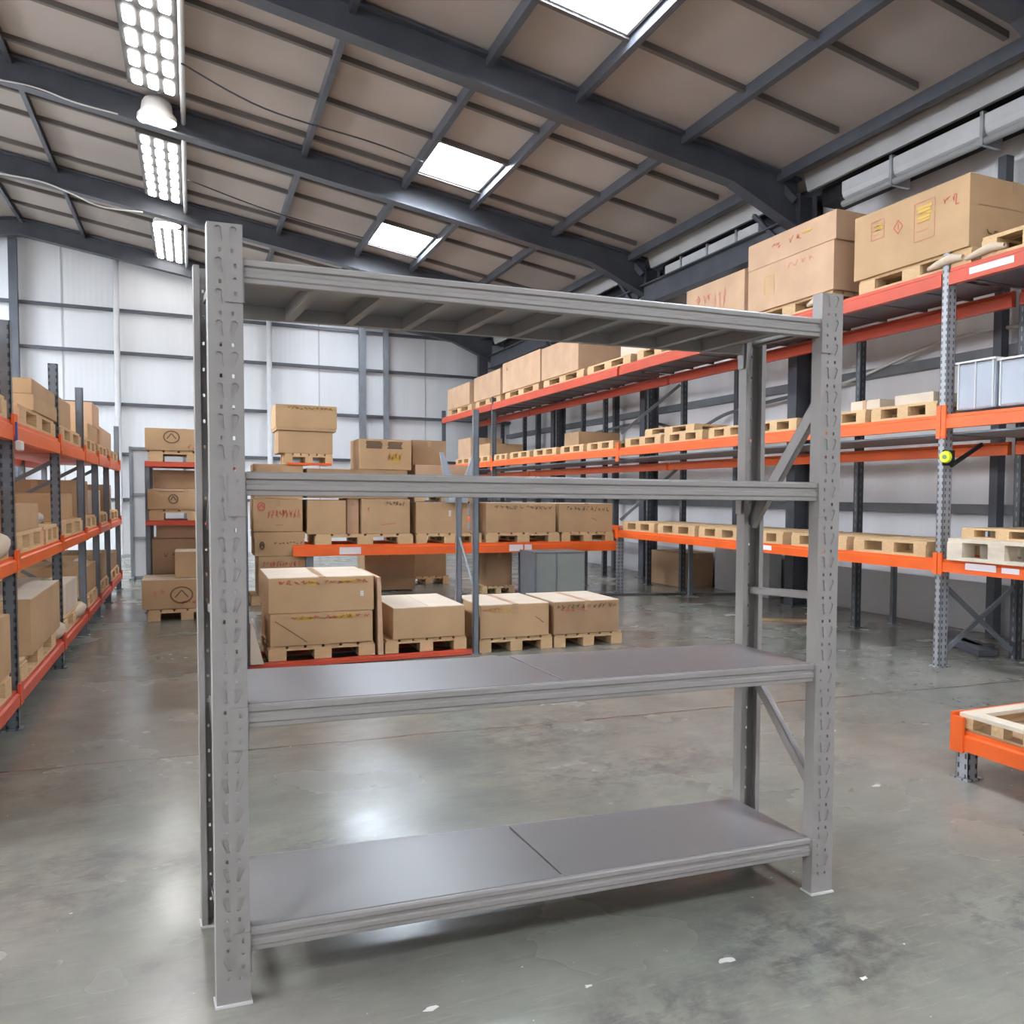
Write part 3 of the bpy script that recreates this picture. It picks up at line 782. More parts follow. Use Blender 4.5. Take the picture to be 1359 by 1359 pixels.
# cross braces of the nearest frame
for (za, zb) in ((.66, .06), (.10, .62)):
    MB().bar((XF+.05, 5.33, za), (XB-.01, 5.31, zb), .04, .018, side=(0, 1, 0)).build('brace', M['steel_mid'], rk)
for (za, zb) in ((1.0, 1.75), (2.2, 2.9)):
    MB().bar((XF+.05, 11.45, za), (XB-.01, 11.2, zb), .04, .018, side=(0, 1, 0)).build('brace', M['steel_mid'], rk)
for yc, z, L_, hgt in ((4.88, 3.06, .42, .05), (4.90, .825, .30, .05), (4.62, .82, .16, .04), (7.93, .82, .55, .05), (8.2, 1.95, .16, .07)):
    beam_label('', rk, (XF-.0055, yc, z), (0, 1, 0), (-1, 0, 0), L_, hgt)
# yellow-green marker on the post
t = thing('post_marker', (XF, 5.29, 1.66), 'bright yellow green marker strapped to the near galvanised rack post', 'tag')
MB().tube([(XF-.015, 5.27, 1.665), (XF-.04, 5.26, 1.665)], [.05, .042], 14).build('marker_body', M['yellow'], t)
MB().tube([(XF-.04, 5.26, 1.665), (XF-.046, 5.258, 1.665)], .018, 10).build('marker_centre', M['green'], t)
MB().box(XF-.02, XF+.10, 5.29, 5.305, 1.60, 1.72).build('strap', M['black'], t)
MB().bar((XF+.06, 5.29, 1.60), (XF+.40, 5.30, 1.78), .02, .03).build('strap', M['black'], t)

ORD = ['first', 'second', 'third', 'fourth', 'fifth', 'sixth', 'seventh', 'eighth', 'ninth', 'tenth', 'eleventh', 'twelfth', 'thirteenth', 'fourteenth', 'fifteenth', 'sixteenth']
# top-level goods
PH = .125
tops = [(5.10, 6.40, 3.13), (6.78, 8.15, 3.13), (8.25, 9.50, 3.13), (9.7, 10.9, 3.13), (11.1, 12.6, 3.13), (12.75, 14.5, 3.13), (14.75, 16.6, 3.13), (16.9, 18.6, 3.13), (18.9, 20.9, 3.13)]
for i, (a, b, z) in enumerate(tops):
    pallet(XF+.02, XB-.05, a, b, z, PH, 'wooden pallet on top of the right rack, %s from the near end' % ORD[i], group='pallets on the top level of the right rack')
zt = 3.13+PH
MR = 'ink_red'; MY = 'ink_yellow'; MD = 'ink_dark'; MP = 'ink_pink'
carton(XF+.0, XB+.1, 5.11, 6.45, zt+.0, 3.80, 'large tan carton with red and yellow stamps at the near end of the top level', marks=[
    ('l', 'block', .17, .29, .55, .84, MP), ('l', 'fill', .20, .28, .68, .78, MY), ('l', 'diamond', .38, .46, .52, .72, MR), ('l', 'block', .56, .73, .30, .86, MP), ('l', 'fill', .58, .71, .56, .80, MY), ('l', 'script', .80, .88, .62, .80, MR),
    ('f', 'script', .2, .55, .18, .28, MD), ('f', 'line', .1, .7, .6, .62, 'tape')], seed=3)
carton(XF+.0, XB-.05, 6.74, 8.18, zt, 3.70, 'pinkish tan carton on top level, lower of the stacked pair', 'carton_b', marks=[('l', 'block', .22, .34, .35, .75, MY), ('l', 'script', .5, .8, .75, .88, MP)], seed=4)
carton(XF+.005, XB-.05, 6.72, 8.19, 3.71, 3.97, 'pinkish tan carton with red marks on top level, upper of the stacked pair', 'carton_b', marks=[('l', 'script', .30, .38, .45, .7, MR), ('l', 'script', .50, .62, .5, .75, MR), ('l', 'fill', .64, .76, .62, .72, MY)], seed=5)
carton(XF+.0, XB-.1, 8.25, 9.52, zt, 3.76, 'pinkish carton with red marks on top level, just above the grey shelving beam', 'carton_b', marks=[('l', 'diamond', .2, .26, .6, .8, MR), ('l', 'script', .32, .42, .55, .8, MR), ('l', 'script', .5, .7, .3, .8, MP)], seed=6)
o = MB().box(XF+.1, XB-.05, 9.8, 11.6, zt, zt+.28).build('flat_stack', M['lidtop'], org=(5.6, 10.5, zt), bevel=.01); tag(o, 'pale cream flat stack beyond the cartons on the top rack level', 'stack')
carton(XF+.0, XB-.1, 12.92, 14.55, zt, 3.78, 'wide pinkish carton on the top level seen below the grey shelving top', 'carton_b', marks=[('l', 'line', .4, .4, .3, .5, MP)], seed=7)
carton(XF+.0, XB-.1, 14.62, 16.7, zt, 3.80, 'pinkish carton on the top level with a small red stamp, left of the wide one', 'carton_b', marks=[('l', 'script', .12, .2, .7, .85, MR)], seed=8)
carton(XF+.0, XB-.1, 16.85, 18.65, zt, 3.74, 'pinkish carton near the far end of the top rack level', 'carton_b', seed=9)
carton(XF+.0, XB-.1, 19.0, 20.85, zt, 3.72, 'farthest carton at the far end of the top rack level', 'carton_b', seed=10)
# middle level pallets
mid = [(5.42, 6.20), (6.28, 7.05), (7.3, 8.1), (8.2, 9.0), (9.15, 10.1), (10.2, 11.25), (11.65, 12.6), (12.75, 13.7), (13.9, 15.0), (15.2, 16.3), (16.5, 17.3), (17.6, 18.7), (19.0, 20.2)]
for i, (a, b) in enumerate(mid):
    pallet(XF+.02, XB-.05, a, b, 2.0, .12, 'empty wooden pallet on middle level of the right rack, %s beyond the near post' % ORD[i], group='pallets on the middle level of the right rack')
pallet(XF+.06, XB-.08, 9.45, 10.7, 2.12, .09, 'wooden pallet lying on two others on the middle level of the right rack', rot=.03)
carton(XF+.06, XF+.45, 5.5, 5.95, 2.12, 2.20, 'flat pale carton on the first pallet beside the marked post', 'lidtop', seed=20)
carton(XF+.2, XB-.1, 6.3, 6.7, 2.12, 2.22, 'low carton on the second middle-level pallet behind the shelving post', 'lidtop', seed=21)
carton(XF+.05, XB-.1, 13.0, 13.6, 2.12, 2.32, 'small brown carton on a far middle-level pallet of right rack', 'carton_c', seed=22)
carton(XF+.05, XB-.1, 17.7, 18.6, 2.12, 2.36, 'tan carton at the far end of the middle level', 'carton', seed=23)
carton(XF+.05, XB-.1, 19.1, 20.1, 2.12, 2.55, 'taller tan carton farthest along the middle level', 'carton_b', seed=24)
# low level pallets
low = [(5.50, 6.40), (6.50, 7.35), (7.5, 8.2), (8.3, 9.2), (9.3, 10.25), (10.35, 11.3)]
for i, (a, b) in enumerate(low):
    pallet(XF+.02, XB-.05, a, b, .865, .125, 'empty wooden pallet on lowest level of the right rack, %s beyond the near post' % ORD[i], group='pallets on the lowest level of the right rack')
# nearest bay goods
pallet(XF-.03, XB-.03, 4.25, 5.22, .865, .17, 'whitish wooden pallet on the lowest level at the right edge', 'wood_w')
pallet(XF+.10, XB, 4.4, 5.2, 1.035, .08, 'weathered brown pallet lying on the whitish pallet at the right edge')
def wrapped(x0, x1, y0, y1, z0, z1, label):
    t = thing('wrapped_crate', ((x0+x1)/2, (y0+y1)/2, z0), label, 'crate', 'wrapped grey crates')
    mb = MB(); mb.box(x0, x1, y0, y1, z0, z1); mb.build('crate_body', M['wrap'], t, bevel=.02)
    mb = MB()
    for yy in (y0+.02, (y0+y1)/2, y1-.02): mb.box(x0-.006, x1+.004, yy-.008, yy+.008, z0+.01, z1+.006)
    mb.build('strapping', M['pipe'], t)
    MB().box(x0-.015, x1+.01, y0-.01, y1+.01, z1, z1+.015).build('cover_sheet', M['white_wrap'], t)
wrapped(XF+.05, XB-.05, 4.86, 5.24, 2.02, 2.38, 'grey wrapped crate on the middle level beside the marked post')
wrapped(XF+.05, XB-.05, 4.30, 4.83, 2.02, 2.36, 'grey wrapped crate on the middle level at the right edge')
pallet(XF+.02, XB-.05, 4.1, 5.0, 3.13, .16, 'wooden pallet on the top level at the right edge, partly out of view')

# lumps of wrapping along the top right beam
for i, (y, s, lb) in enumerate(((4.95, .05, 'on the beam label side'), (5.35, .055, 'above the near post'), (6.95, .06, 'between the first and second pallets'))):
    mb = MB(); pts = [(XF+.01, y-.18, 3.13+s), (XF+.0, y-.06, 3.14+s*1.1), (XF+.01, y+.08, 3.13+s), (XF+.02, y+.20, 3.13+s*.8)]
    o = mb.tube(pts, [s*.4, s*.7, s*.6, s*.3], 8).build('film_roll', M['bulbcream'], org=(XF, y, 3.13), smooth=True)
    tag(o, 'crumpled cream wrapping bundle on the top beam %s' % lb, 'wrapping')

# ------------------------------------------------------------------ low rack in the right foreground
lr = thing('low_rack', (3.25, 3.11, 0), 'low orange rack with grey feet holding a pallet in the right foreground', 'rack')
for X, Y in ((3.285, 3.12), (4.2, 3.12), (3.285, 1.9), (4.2, 1.9)): rack_post(lr, X, Y, .21, 'post_galv', .062, .075)
rack_beam(lr, (3.285, 3.17, 0), (3.285, 1.85, 0), .235, .095, 'orange', (-1, 0, 0), plates=False, w=.045)
rack_beam(lr, (4.2, 3.17, 0), (4.2, 1.85, 0), .235, .095, 'orange', (1, 0, 0), plates=False, w=.045)
MB().box(3.232, 3.30, 3.165, 3.18, .13, .315).box(3.232, 3.246, 3.10, 3.165, .13, .30).build('connector', M['orange'], lr)
rack_beam(lr, (3.30, 3.15, 0), (4.2, 3.15, 0), .315, .08, 'orange', (0, 1, 0), plates=False, w=.03)
op = thing('pallet', (3.7, 2.74, .235), 'open framed wooden pallet lying on the low orange rack in the right foreground', 'pallet')
mb = MB().box(3.25, 3.33, 2.32, 3.14, .300, .318).box(4.07, 4.15, 2.32, 3.14, .300, .318)
mb.box(3.33, 4.07, 3.06, 3.14, .300, .318).box(3.33, 4.07, 2.32, 2.40, .300, .318).box(3.33, 4.07, 2.68, 2.76, .300, .318)
mb.build('top_frame', M['wood_w'], op)
MB().box(3.26, 4.14, 2.33, 3.13, .236, .248).build('bottom_boards', M['carton_c'], op)
for yy in (2.33, 2.52, 2.70, 2.88, 3.06):
    for xx in (3.255, 3.66, 4.08): MB().box(xx, xx+.06, yy, yy+.07, .248, .300).build('block', M['wood'], op)
MB().box(3.34, 4.07, 3.10, 3.13, .248, .300).build('side_board', M['wood'], op)
pallet(3.26, 4.15, 1.95, 2.30, .235, .085, 'pale wooden pallet on the low orange rack, cut off by the right edge', 'wood_w')

# ------------------------------------------------------------------ middle: beam rack at Y=11.5
mr = thing('pallet_rack', (3.2, 11.5, 0), 'orange single beam rack holding cartons across the middle of the hall', 'rack')
rack_beam(mr, (1.05, 11.53, 0), (5.27, 11.53, 0), .71, .135, 'orange', (0, -1, 0), plates=False)
rack_beam(mr, (1.05, 12.4, 0), (5.27, 12.4, 0), .71, .135, 'orange', (0, -1, 0), plates=False)
for X, Y in ((1.24, 11.56), (3.93, 11.62), (1.24, 12.42), (3.93, 12.42), (5.16, 12.42)): rack_post(mr, X, Y, .70, 'slim')
for xa, xb in ((1.57, 1.83), (3.70, 3.90), (3.91, 4.02)): beam_label('', mr, ((xa+xb)/2, 11.478, .635), (1, 0, 0), (0, -1, 0), xb-xa-.01, .085)
P2 = [(1.30, 2.46), (2.50, 3.34), (3.40, 4.42), (4.45, 5.22)]
for i, (a, b) in enumerate(P2):
    pallet(a, b, 11.5, 12.4, .71, .125, 'wooden pallet under cartons on the middle orange beam, %s from the left' % ORD[i], group='pallets on the middle beam rack')
z_ = .836
carton(1.22, 1.66, 11.52, 12.3, z_, 1.24, 'plain tan carton on the middle beam beside the tall left stack', seed=31, tape=False)
carton(1.68, 1.82, 11.6, 12.3, z_, 1.26, 'narrow tan carton squeezed between two larger ones on the middle beam', 'carton_b', seed=32)
carton(1.84, 2.42, 11.50, 12.3, z_, 1.26, 'tan carton with red scribbles on the middle beam', marks=[('f', 'script', .12, .2, .6, .8, MR), ('f', 'script', .5, .85, .82, .95, MD), ('f', 'line', .4, .7, .25, .3, MR)], seed=33)
carton(2.50, 3.16, 11.52, 12.3, z_, 1.225, 'tan carton with a white scrap on the middle beam, left of the slim post', marks=[('f', 'fill', .62, .68, .55, .75, 'label')], top='lidtop', seed=34)
carton(3.40, 4.36, 11.50, 12.3, z_, 1.225, 'wide tan carton with brown and red handwriting on the middle beam', marks=[('f', 'script', .12, .9, .78, .93, MD), ('f', 'script', .3, .5, .3, .4, MP)], top='lidtop', seed=35)
carton(4.41, 5.20, 11.50, 12.3, z_, 1.225, 'tan carton with brown handwriting at the right end of the middle beam', marks=[('f', 'script', .15, .9, .72, .9, MD), ('f', 'line', .6, .7, .5, .4, MD)], top='lidtop', seed=36)
# tall left stack standing on the floor
sx0, sx1 = .63, 1.18
pallet(.60, 1.20, 11.58, 12.25, 0, .11, 'pallet on the floor carrying the tall left carton stack')
carton(sx0+.05, sx1+.02, 11.58, 12.25, .11, .57, 'tan carton with red and yellow print, bottom of the tall left stack', marks=[('f', 'script', .1, .9, .72, .9, MR), ('f', 'fill', .15, .5, .62, .7, MY)], seed=41)
carton(sx0+.01, sx1+.01, 11.58, 12.25, .58, .86, 'tan carton with a small dark stamp, second from bottom of the left stack', marks=[('f', 'ring', .12, .2, .3, .6, MD), ('f', 'script', .4, .95, .5, .6, MD)], seed=42, lid=.75)
carton(sx0, sx1-.01, 11.58, 12.25, .87, 1.25, 'tan carton with red scribbles, third from bottom of the left stack', marks=[('f', 'ring', .1, .24, .65, .9, MR), ('f', 'script', .3, .9, .4, .7, MR), ('f', 'line', .45, .6, .2, .2, MR)], seed=43)
carton(sx0+.01, sx1, 11.58, 12.25, 1.26, 1.66, 'tan carton half hidden by the grey beam, top of the tall left stack', seed=44)
# upper row standing on those cartons
carton(1.22, 2.40, 11.55, 12.3, 1.27, 1.62, 'long tan carton just above the grey beam, behind the centre', 'carton_c', seed=45)
pallet(.98, 1.52, 11.6, 12.2, 1.67, .13, 'small pallet with an orange strip under the two raised cartons')
o = MB().box(1.0, 1.5, 11.56, 11.6, 1.66, 1.69).build('strip', M['orange'], org=(1.25, 11.58, 1.66)); tag(o, 'thin orange strip at the foot of the small raised pallet', 'strip')
carton(.91, 1.52, 11.6, 12.2, 1.80, 2.06, 'tan carton, lower of the raised pair above the left stack', 'carton', seed=46)
carton(.89, 1.56, 11.58, 12.25, 2.07, 2.37, 'tan carton with a patterned top strip, upper of the raised pair', marks=[('f', 'script', .15, .97, .80, .96, MY), ('f', 'script', .2, .9, .84, .96, MD)], seed=47, lid=.12)
o = carton(1.83, 2.46, 11.6, 12.3, 1.63, 2.0, 'tan carton with yellow and red logo marks and dark openings along its top', marks=[('f', 'fill', .55, .8, .25, .55, MY), ('f', 'script', .55, .8, .3, .6, MR), ('f', 'fill', .12, .45, .70, .95, MD), ('f', 'fill', .52, .85, .70, .95, MD)], seed=48)
carton(2.52, 2.95, 11.8, 12.3, 1.70, 2.02, 'small brown carton right of the one with dark openings', 'carton_c', seed=49)
pallet(2.50, 3.3, 11.6, 12.3, 1.24, .12, 'pallet on the cartons left of the tall slim post')
carton(2.52, 3.25, 11.65, 12.3, 1.36, 1.70, 'pinkish carton behind the grey folded sheets', 'carton_b', seed=50)
for i, (x, tilt, lb) in enumerate(((2.88, -.08, 'left'), (3.01, .22, 'right'))):
    mb = MB(); mb.hexa([(x-.02, 11.40, 1.30), (x+.16, 11.40, 1.30), (x+.16, 11.43, 1.30), (x-.02, 11.43, 1.30), (x+tilt-.03, 11.40, 1.86), (x+tilt+.02, 11.40, 1.86), (x+tilt+.02, 11.43, 1.86), (x+tilt-.03, 11.43, 1.86)])
    mb.box(x, x+.12, 11.40, 11.60, 1.228, 1.30)
    o = mb.build('folded_sheet', M['wrap'], org=(x, 11.4, 1.23), bevel=.006); tag(o, 'grey blue folded sheet standing above the centre beam, %s of the pair' % lb, 'sheet', 'folded sheets')
# goods under the beam
carton(2.05, 2.72, 12.6, 13.2, .02+.0, .60, 'dark brown carton on the floor under the middle beam', 'carton_c', seed=51, marks=[('f', 'script', .3, .7, .8, .88, MD)])
carton(3.52, 3.88, 11.9, 12.35, .10, .56, 'brown carton on a small pallet left of the grey metal box', 'carton_c', seed=52)
pallet(3.45, 3.9, 11.85, 12.35, 0, .10, 'small pallet on the floor left of the grey metal box')
carton(2.85, 3.35, 13.4, 14.0, .12, .58, 'tan carton far under the middle beam, seen past the slim posts', 'carton_c', seed=53)
pallet(2.80, 3.4, 13.4, 14.0, 0, .12, 'pallet far under the middle beam behind the slim posts')
gb = thing('metal_box', (4.12, 11.0, 0), 'grey green metal box on the floor under the orange beam', 'box')
MB().box(3.84, 4.50, 10.8, 11.35, 0, .60).build('box_body', M['crate_grey'], gb, bevel=.008)
MB().box(3.81, 3.84, 10.78, 11.35, 0, .62).box(4.10, 4.12, 10.79, 10.80, 0, .60).build('side_channel', M['steel_mid'], gb)
MB().box(3.83, 4.51, 10.79, 11.36, .60, .615).build('box_lid', M['steel_mid'], gb)
o = MB().tube([(4.84, 11.11, .012), (5.9, 10.75, .012), (7.0, 10.3, .012)], .014, 8).build('floor_rod', M['blackcable'], org=(4.84, 11.11, 0)); tag(o, 'long thin dark rod lying on the floor below the right rack', 'rod')

# ------------------------------------------------------------------ front low rack with carton row
fr_ = thing('pallet_rack', (1.2, 7.4, 0), 'low red based rack with tall slim grey posts holding the front carton row', 'rack')
rack_post(fr_, 2.085, 7.36, 2.03, 'slim', .045, .045)
rack_post(fr_, 2.10, 7.95, 1.37, 'slim', .045, .045)
rack_post(fr_, .34, 7.36, 1.37, 'slim', .045, .045)
rack_post(fr_, .34, 7.95, 1.37, 'slim', .045, .045)
rack_beam(fr_, (.34, 7.40, 0), (2.06, 7.40, 0), .045, .04, 'red', (0, -1, 0), plates=False)
rack_beam(fr_, (.34, 7.95, 0), (2.06, 7.95, 0), .045, .04, 'red', (0, -1, 0), plates=False)
MB().bar((2.09, 7.38, .5), (2.10, 7.93, .95), .015, .015).build('brace', M['steel_mid'], fr_)
pallet(.50, 1.28, 7.4, 8.3, .047, .11, 'wooden pallet on the red base beam under the big double carton')
pallet(1.36, 2.02, 7.4, 8.3, .047, .11, 'wooden pallet on the red base beam under the low pale-topped carton')
carton(.51, 1.26, 7.38, 8.35, .16, .405, 'large tan carton with red and yellow band, lower of the front double stack', marks=[('f', 'script', .2, .95, .80, .93, MR), ('f', 'fill', .25, .42, .78, .92, MY), ('f', 'fill', .62, .85, .80, .94, MY), ('f', 'line', .05, .35, .8, .1, MD)], seed=61)
carton(.50, 1.27, 7.38, 8.35, .412, .68, 'large tan carton with red and yellow band, upper of the front double stack', marks=[('f', 'script', .1, .95, .80, .93, MR), ('f', 'fill', .35, .45, .78, .93, MY), ('f', 'fill', .65, .85, .82, .92, MY), ('f', 'fill', .86, .90, .42, .58, 'label')], top='lidtop', seed=62)
carton(1.42, 2.0, 7.38, 8.35, .16, .41, 'low plain tan carton with a pale top left of the slim post', top='lidtop', seed=63, tape=False)
o = MB().hexa([(1.30, 7.36, .05), (1.34, 7.36, .05), (1.34, 8.3, .05), (1.30, 8.3, .05), (1.295, 7.36, .67), (1.32, 7.36, .67), (1.32, 8.3, .67), (1.295, 8.3, .67)]).build('divider_board', M['carton_b'], org=(1.32, 7.4, .05)); tag(o, 'upright brown board between the double stack and the low carton', 'board')
o = MB().hexa([(.37, 7.3, .05), (.46, 7.3, .05), (.46, 8.0, .05), (.37, 8.0, .05), (.37, 7.3, .36), (.385, 7.3, .36), (.385, 8.0, .36), (.37, 8.0, .36)]).build('leaning_board', M['lidtop'], org=(.4, 7.3, .05)); tag(o, 'pale wedge board leaning beside the front grey post', 'board')
pallet(2.13, 2.78, 7.4, 8.2, 0, .12, 'wooden pallet on the floor just right of the slim post')
pallet(2.80, 3.45, 7.4, 8.2, 0, .115, 'wooden pallet on the floor at the right end of the front carton row')
carton(2.13, 2.74, 7.38, 8.2, .121, .40, 'tan carton with faint brown marks right of the slim post', marks=[('f', 'script', .15, .5, .75, .9, MY), ('f', 'line', .8, .92, .6, .4, MD), ('f', 'script', .05, .3, .84, .93, MP)], top='lidtop', seed=64)
carton(2.79, 3.41, 7.38, 8.15, .116, .40, 'brown carton with dark brown writing at the right end of the front row', 'carton_c', marks=[('f', 'script', .05, .95, .76, .93, MD), ('f', 'script', .1, .5, .70, .80, MR)], top='lidtop', seed=65)

# ------------------------------------------------------------------ stack rack behind the left post
ls = thing('pallet_rack', (.05, 11.3, 0), 'narrow rack with pale red shelves of cartons at the end of the left aisle', 'rack')
for X in (-.43, .50):
    for Y in (11.3, 12.1): rack_post(ls, X, Y, 1.66, 'slim', .05, .05)
for z in (1.655, 1.015):
    rack_beam(ls, (-.45, 11.3, 0), (.52, 11.3, 0), z, .055, 'red', (0, -1, 0), plates=False)
    rack_beam(ls, (-.45, 12.1, 0), (.52, 12.1, 0), z, .055, 'red', (0, -1, 0), plates=False)
    MB().box(-.42, .5, 11.3, 12.1, z-.02, z-.005).build('shelf_tray', M['carton_c'], ls)
pallet(-.42, .46, 11.26, 12.0, 1.655, .12, 'pallet on the top shelf of the narrow left rack')
carton(-.44, .30, 11.24, 12.0, 1.776, 2.01, 'tan carton with an oval emblem on top of the narrow left rack', marks=[('f', 'ring', .24, .44, .35, .9, MD), ('f', 'script', .55, .62, .1, .3, MR)], seed=71, lid=.08)
pallet(-.42, .46, 11.26, 12.0, 1.015, .12, 'pallet on the middle shelf of the narrow left rack')
carton(-.43, .30, 11.24, 12.0, 1.136, 1.35, 'tan carton with a round emblem on the middle shelf of the narrow left rack', marks=[('f', 'ring', .28, .40, .3, .75, MD), ('f', 'line', .15, .5, .9, .9, MD)], seed=72)
carton(-.38, .38, 11.4, 12.0, 1.36, 1.56, 'brown carton lying back on the carton of the middle shelf', 'carton_c', seed=73)
carton(-.40, .40, 11.35, 12.0, .10, .80, 'large brown carton behind the floor cartons at the narrow left rack', 'carton_c', marks=[('f', 'script', .15, .4, .72, .8, MD)], seed=74)
o = MB().box(-.40, .42, 11.34, 12.0, 0, .10).build('timber_base', M['wood'], org=(0, 11.6, 0)); tag(o, 'timber base under the large brown carton of the narrow left rack', 'base')
carton(-.36, .40, 11.45, 12.0, .81, .97, 'flat pinkish bundle under the middle shelf of narrow left rack', 'carton_b', seed=75)
pallet(-.42, .30, 10.55, 11.22, 0, .115, 'pallet on the floor at the end of the left aisle')
carton(-.47, .30, 10.55, 11.22, .12, .42, 'tan carton with a green and red emblem on the floor of the left aisle', marks=[('f', 'ring', .34, .60, .2, .75, MD), ('f', 'script', .4, .6, .15, .3, MR), ('f', 'script', .14, .28, .4, .7, MP)], top='lidtop', seed=76)
carton(-.17, .30, 10.65, 11.15, .43, .70, 'smaller pale tan carton on top of the emblem carton in the left aisle', 'carton', top='lidtop', seed=77)

# ------------------------------------------------------------------ left aisle rack
LX = -.90; LB = -1.72
lk = thing('pallet_rack', (-1.3, 6.06, 0), 'long orange beamed rack with blue grey posts along the left edge', 'rack')
ly = [6.06, 8.02, 9.75, 11.1, 12.5, 14.25]
lh = [2.25, 2.26, 2.26, 1.72, 1.75, 2.2]
for Y, hh in zip(ly, lh): rack_post(lk, LX, Y, hh, 'post_blue' if Y < 9 else 'slim', .058, .058); rack_post(lk, LB, Y, hh, 'slim', .058, .058)
rack_post(lk, LX, 4.1, 2.25, 'post_blue'); rack_post(lk, LB, 4.1, 2.25, 'post_blue')
for zt, hb, m in ((1.71, .11, 'orange'), (.965, .085, 'orange'), (.225, .085, 'red')):
    yy = [4.1]+ly
    for a, b in zip(yy, yy[1:]):
        rack_beam(lk, (LX-.01, a+.04, 0), (LX-.01, b-.04, 0), zt, hb, m, (1, 0, 0), w=.05, ph=.12)
        rack_beam(lk, (LB+.01, a+.04, 0), (LB+.01, b-.04, 0), zt, hb, m, (-1, 0, 0), plates=False)
        MB().box(LB+.05, LX-.03, a+.05, b-.05, zt-.05, zt-.04).build('shelf_tray', M['red'] if zt > 1.5 else M['steel_mid'], lk)
for Y in ly[:4]:
    MB().bar((LX, Y, .3), (LB, Y, .85), .03, .015, side=(0, 1, 0)).bar((LX, Y, 1.55), (LB, Y, 1.05), .03, .015, side=(0, 1, 0)).build('brace', M['steel_mid'], lk)
def Lp(i, z, rows, lev):
    for k, (a, b) in enumerate(rows):
        pallet(LB+.03, LX+.02, a, b, z, .12, 'wooden pallet on the %s level of the left rack, %s from the near end' % (lev, ORD[k]), group='pallets on the left rack')
Lp(0, 1.71, [(5.0, 5.95), (6.35, 7.9), (8.2, 9.6), (10.0, 11.0), (11.3, 12.4), (12.7, 14.1)], 'top')
Lp(1, .965, [(4.6, 5.9), (6.2, 7.2), (7.3, 7.95), (8.2, 9.6), (9.9, 10.9), (11.3, 12.3), (12.7, 14.0)], 'middle')
Lp(2, .225, [(4.7, 5.9), (6.2, 7.7), (8.2, 9.5), (9.95, 10.9), (11.3, 12.3), (12.7, 14.0)], 'lowest')
zl = 1.831
carton(LB+.1, LX+.0, 5.0, 5.85, zl, 2.16, 'tan carton on the left rack top level at the photo edge', seed=80)
carton(LX-.40, LX+.02, 6.90, 8.2, zl, 1.93, 'tan carton with a red strip, lower of the pair on the left top level', marks=[('f', 'script', .2, .6, .6, .7, MR)], seed=81)
carton(LX-.40, LX+.01, 6.92, 8.15, 1.937, 2.03, 'tan carton with red strip, upper of the pair on the left top level', marks=[('f', 'script', .2, .6, .6, .75, MR)], seed=82)
carton(LB+.1, LX-.06, 8.75, 9.65, zl, 2.09, 'pale tan carton on the left top level between the two tall post tops', 'carton', seed=83)
carton(LB+.1, LX-.02, 10.7, 11.7, zl, 2.0, 'tan carton behind the second tall post top on the left rack', seed=84)
carton(LB+.1, LX-.02, 12.0, 13.6, zl, 2.05, 'tan carton near the far end of the left top level', 'carton_b', seed=85)
carton(LB+.2, LX-.02, 11.2, 11.95, 2.01, 2.25, 'pinkish carton standing highest near the far end of the left rack', 'carton_b', seed=86)
zl = 1.086
carton(LB+.1, LX+.0, 4.7, 5.7, zl, 1.36, 'tan carton on the middle left level at the photo edge', seed=87)
carton(LB+.1, LX+.0, 6.25, 7.15, zl, 1.24, 'tan carton behind the nearest left rack post on the middle level', seed=88)
carton(LB+.1, LX-.05, 8.3, 9.55, zl, 1.30, 'long tan carton with a dark underside on the middle left level', 'carton', seed=89)
carton(LB+.1, LX-.05, 10.0, 10.9, zl, 1.42, 'tan carton in the third bay of the middle left level', 'carton_c', seed=90)
carton(LB+.1, LX-.05, 11.4, 12.3, zl, 1.33, 'pale carton far along the middle left level', 'lidtop', seed=91)
carton(LB+.1, LX-.05, 12.8, 13.9, zl, 1.40, 'brown carton at the far end of the middle left level', 'carton_c', seed=92)
zl = .346
carton(LB+.1, LX+.02, 4.9, 5.9, zl, .66, 'tan carton low at the left edge of the photo', seed=93)
carton(LB+.15, LX+.04, 6.45, 7.75, zl, .68, 'large tan carton low behind the nearest left rack post', marks=[('l', 'line', .2, .4, .5, .5, MR)], top='lidtop', seed=94)
carton(LX-.42, LX+.0, 8.5, 9.3, zl, .58, 'whitish carton low in the second bay of the left rack', 'lidtop', seed=95)
carton(LB+.1, LX+.0, 10.1, 11.0, zl, .60, 'tan carton low in the third bay of the left rack', seed=96)
carton(LB+.1, LX+.0, 11.3, 12.3, zl, .64, 'large tan carton low in the fourth bay of the left rack', 'carton', seed=97)
carton(LB+.1, LX+.0, 12.7, 13.9, zl, .55, 'brown carton low at the far end of the left rack', 'carton_c', seed=98)
def sack(name, x, y, z, sx, sy, sz, m, label, cat='sack', seed=1):
    rr = random.Random(seed); mb = MB(); n, k = 14, 8
    ph = [rr.random()*6 for _ in range(4)]
    for i in range(k+1):
        th = math.pi*i/k
        for j in range(n):
            a = 2*math.pi*j/n; r = math.sin(th)**.6*(1+.10*math.sin(3*a+ph[0])+.06*math.sin(5*a+ph[1]+i))
            mb.v.append(Vector((x+sx*r*math.cos(a), y+sy*r*math.sin(a), z+sz*(1-math.cos(th))/2*(1+.05*math.sin(2*a+ph[2])))))
    for i in range(k):
        for j in range(n): mb.f.append((i*n+j, i*n+(j+1) % n, (i+1)*n+(j+1) % n, (i+1)*n+j))
    o = mb.build(name, M[m], org=(x, y, z), smooth=True); tag(o, label, cat); return o
sack('cloth_sack', LX-.1, 8.12, .35, .10, .22, .30, 'green', 'dull green bundle beside the second left rack post', seed=2)
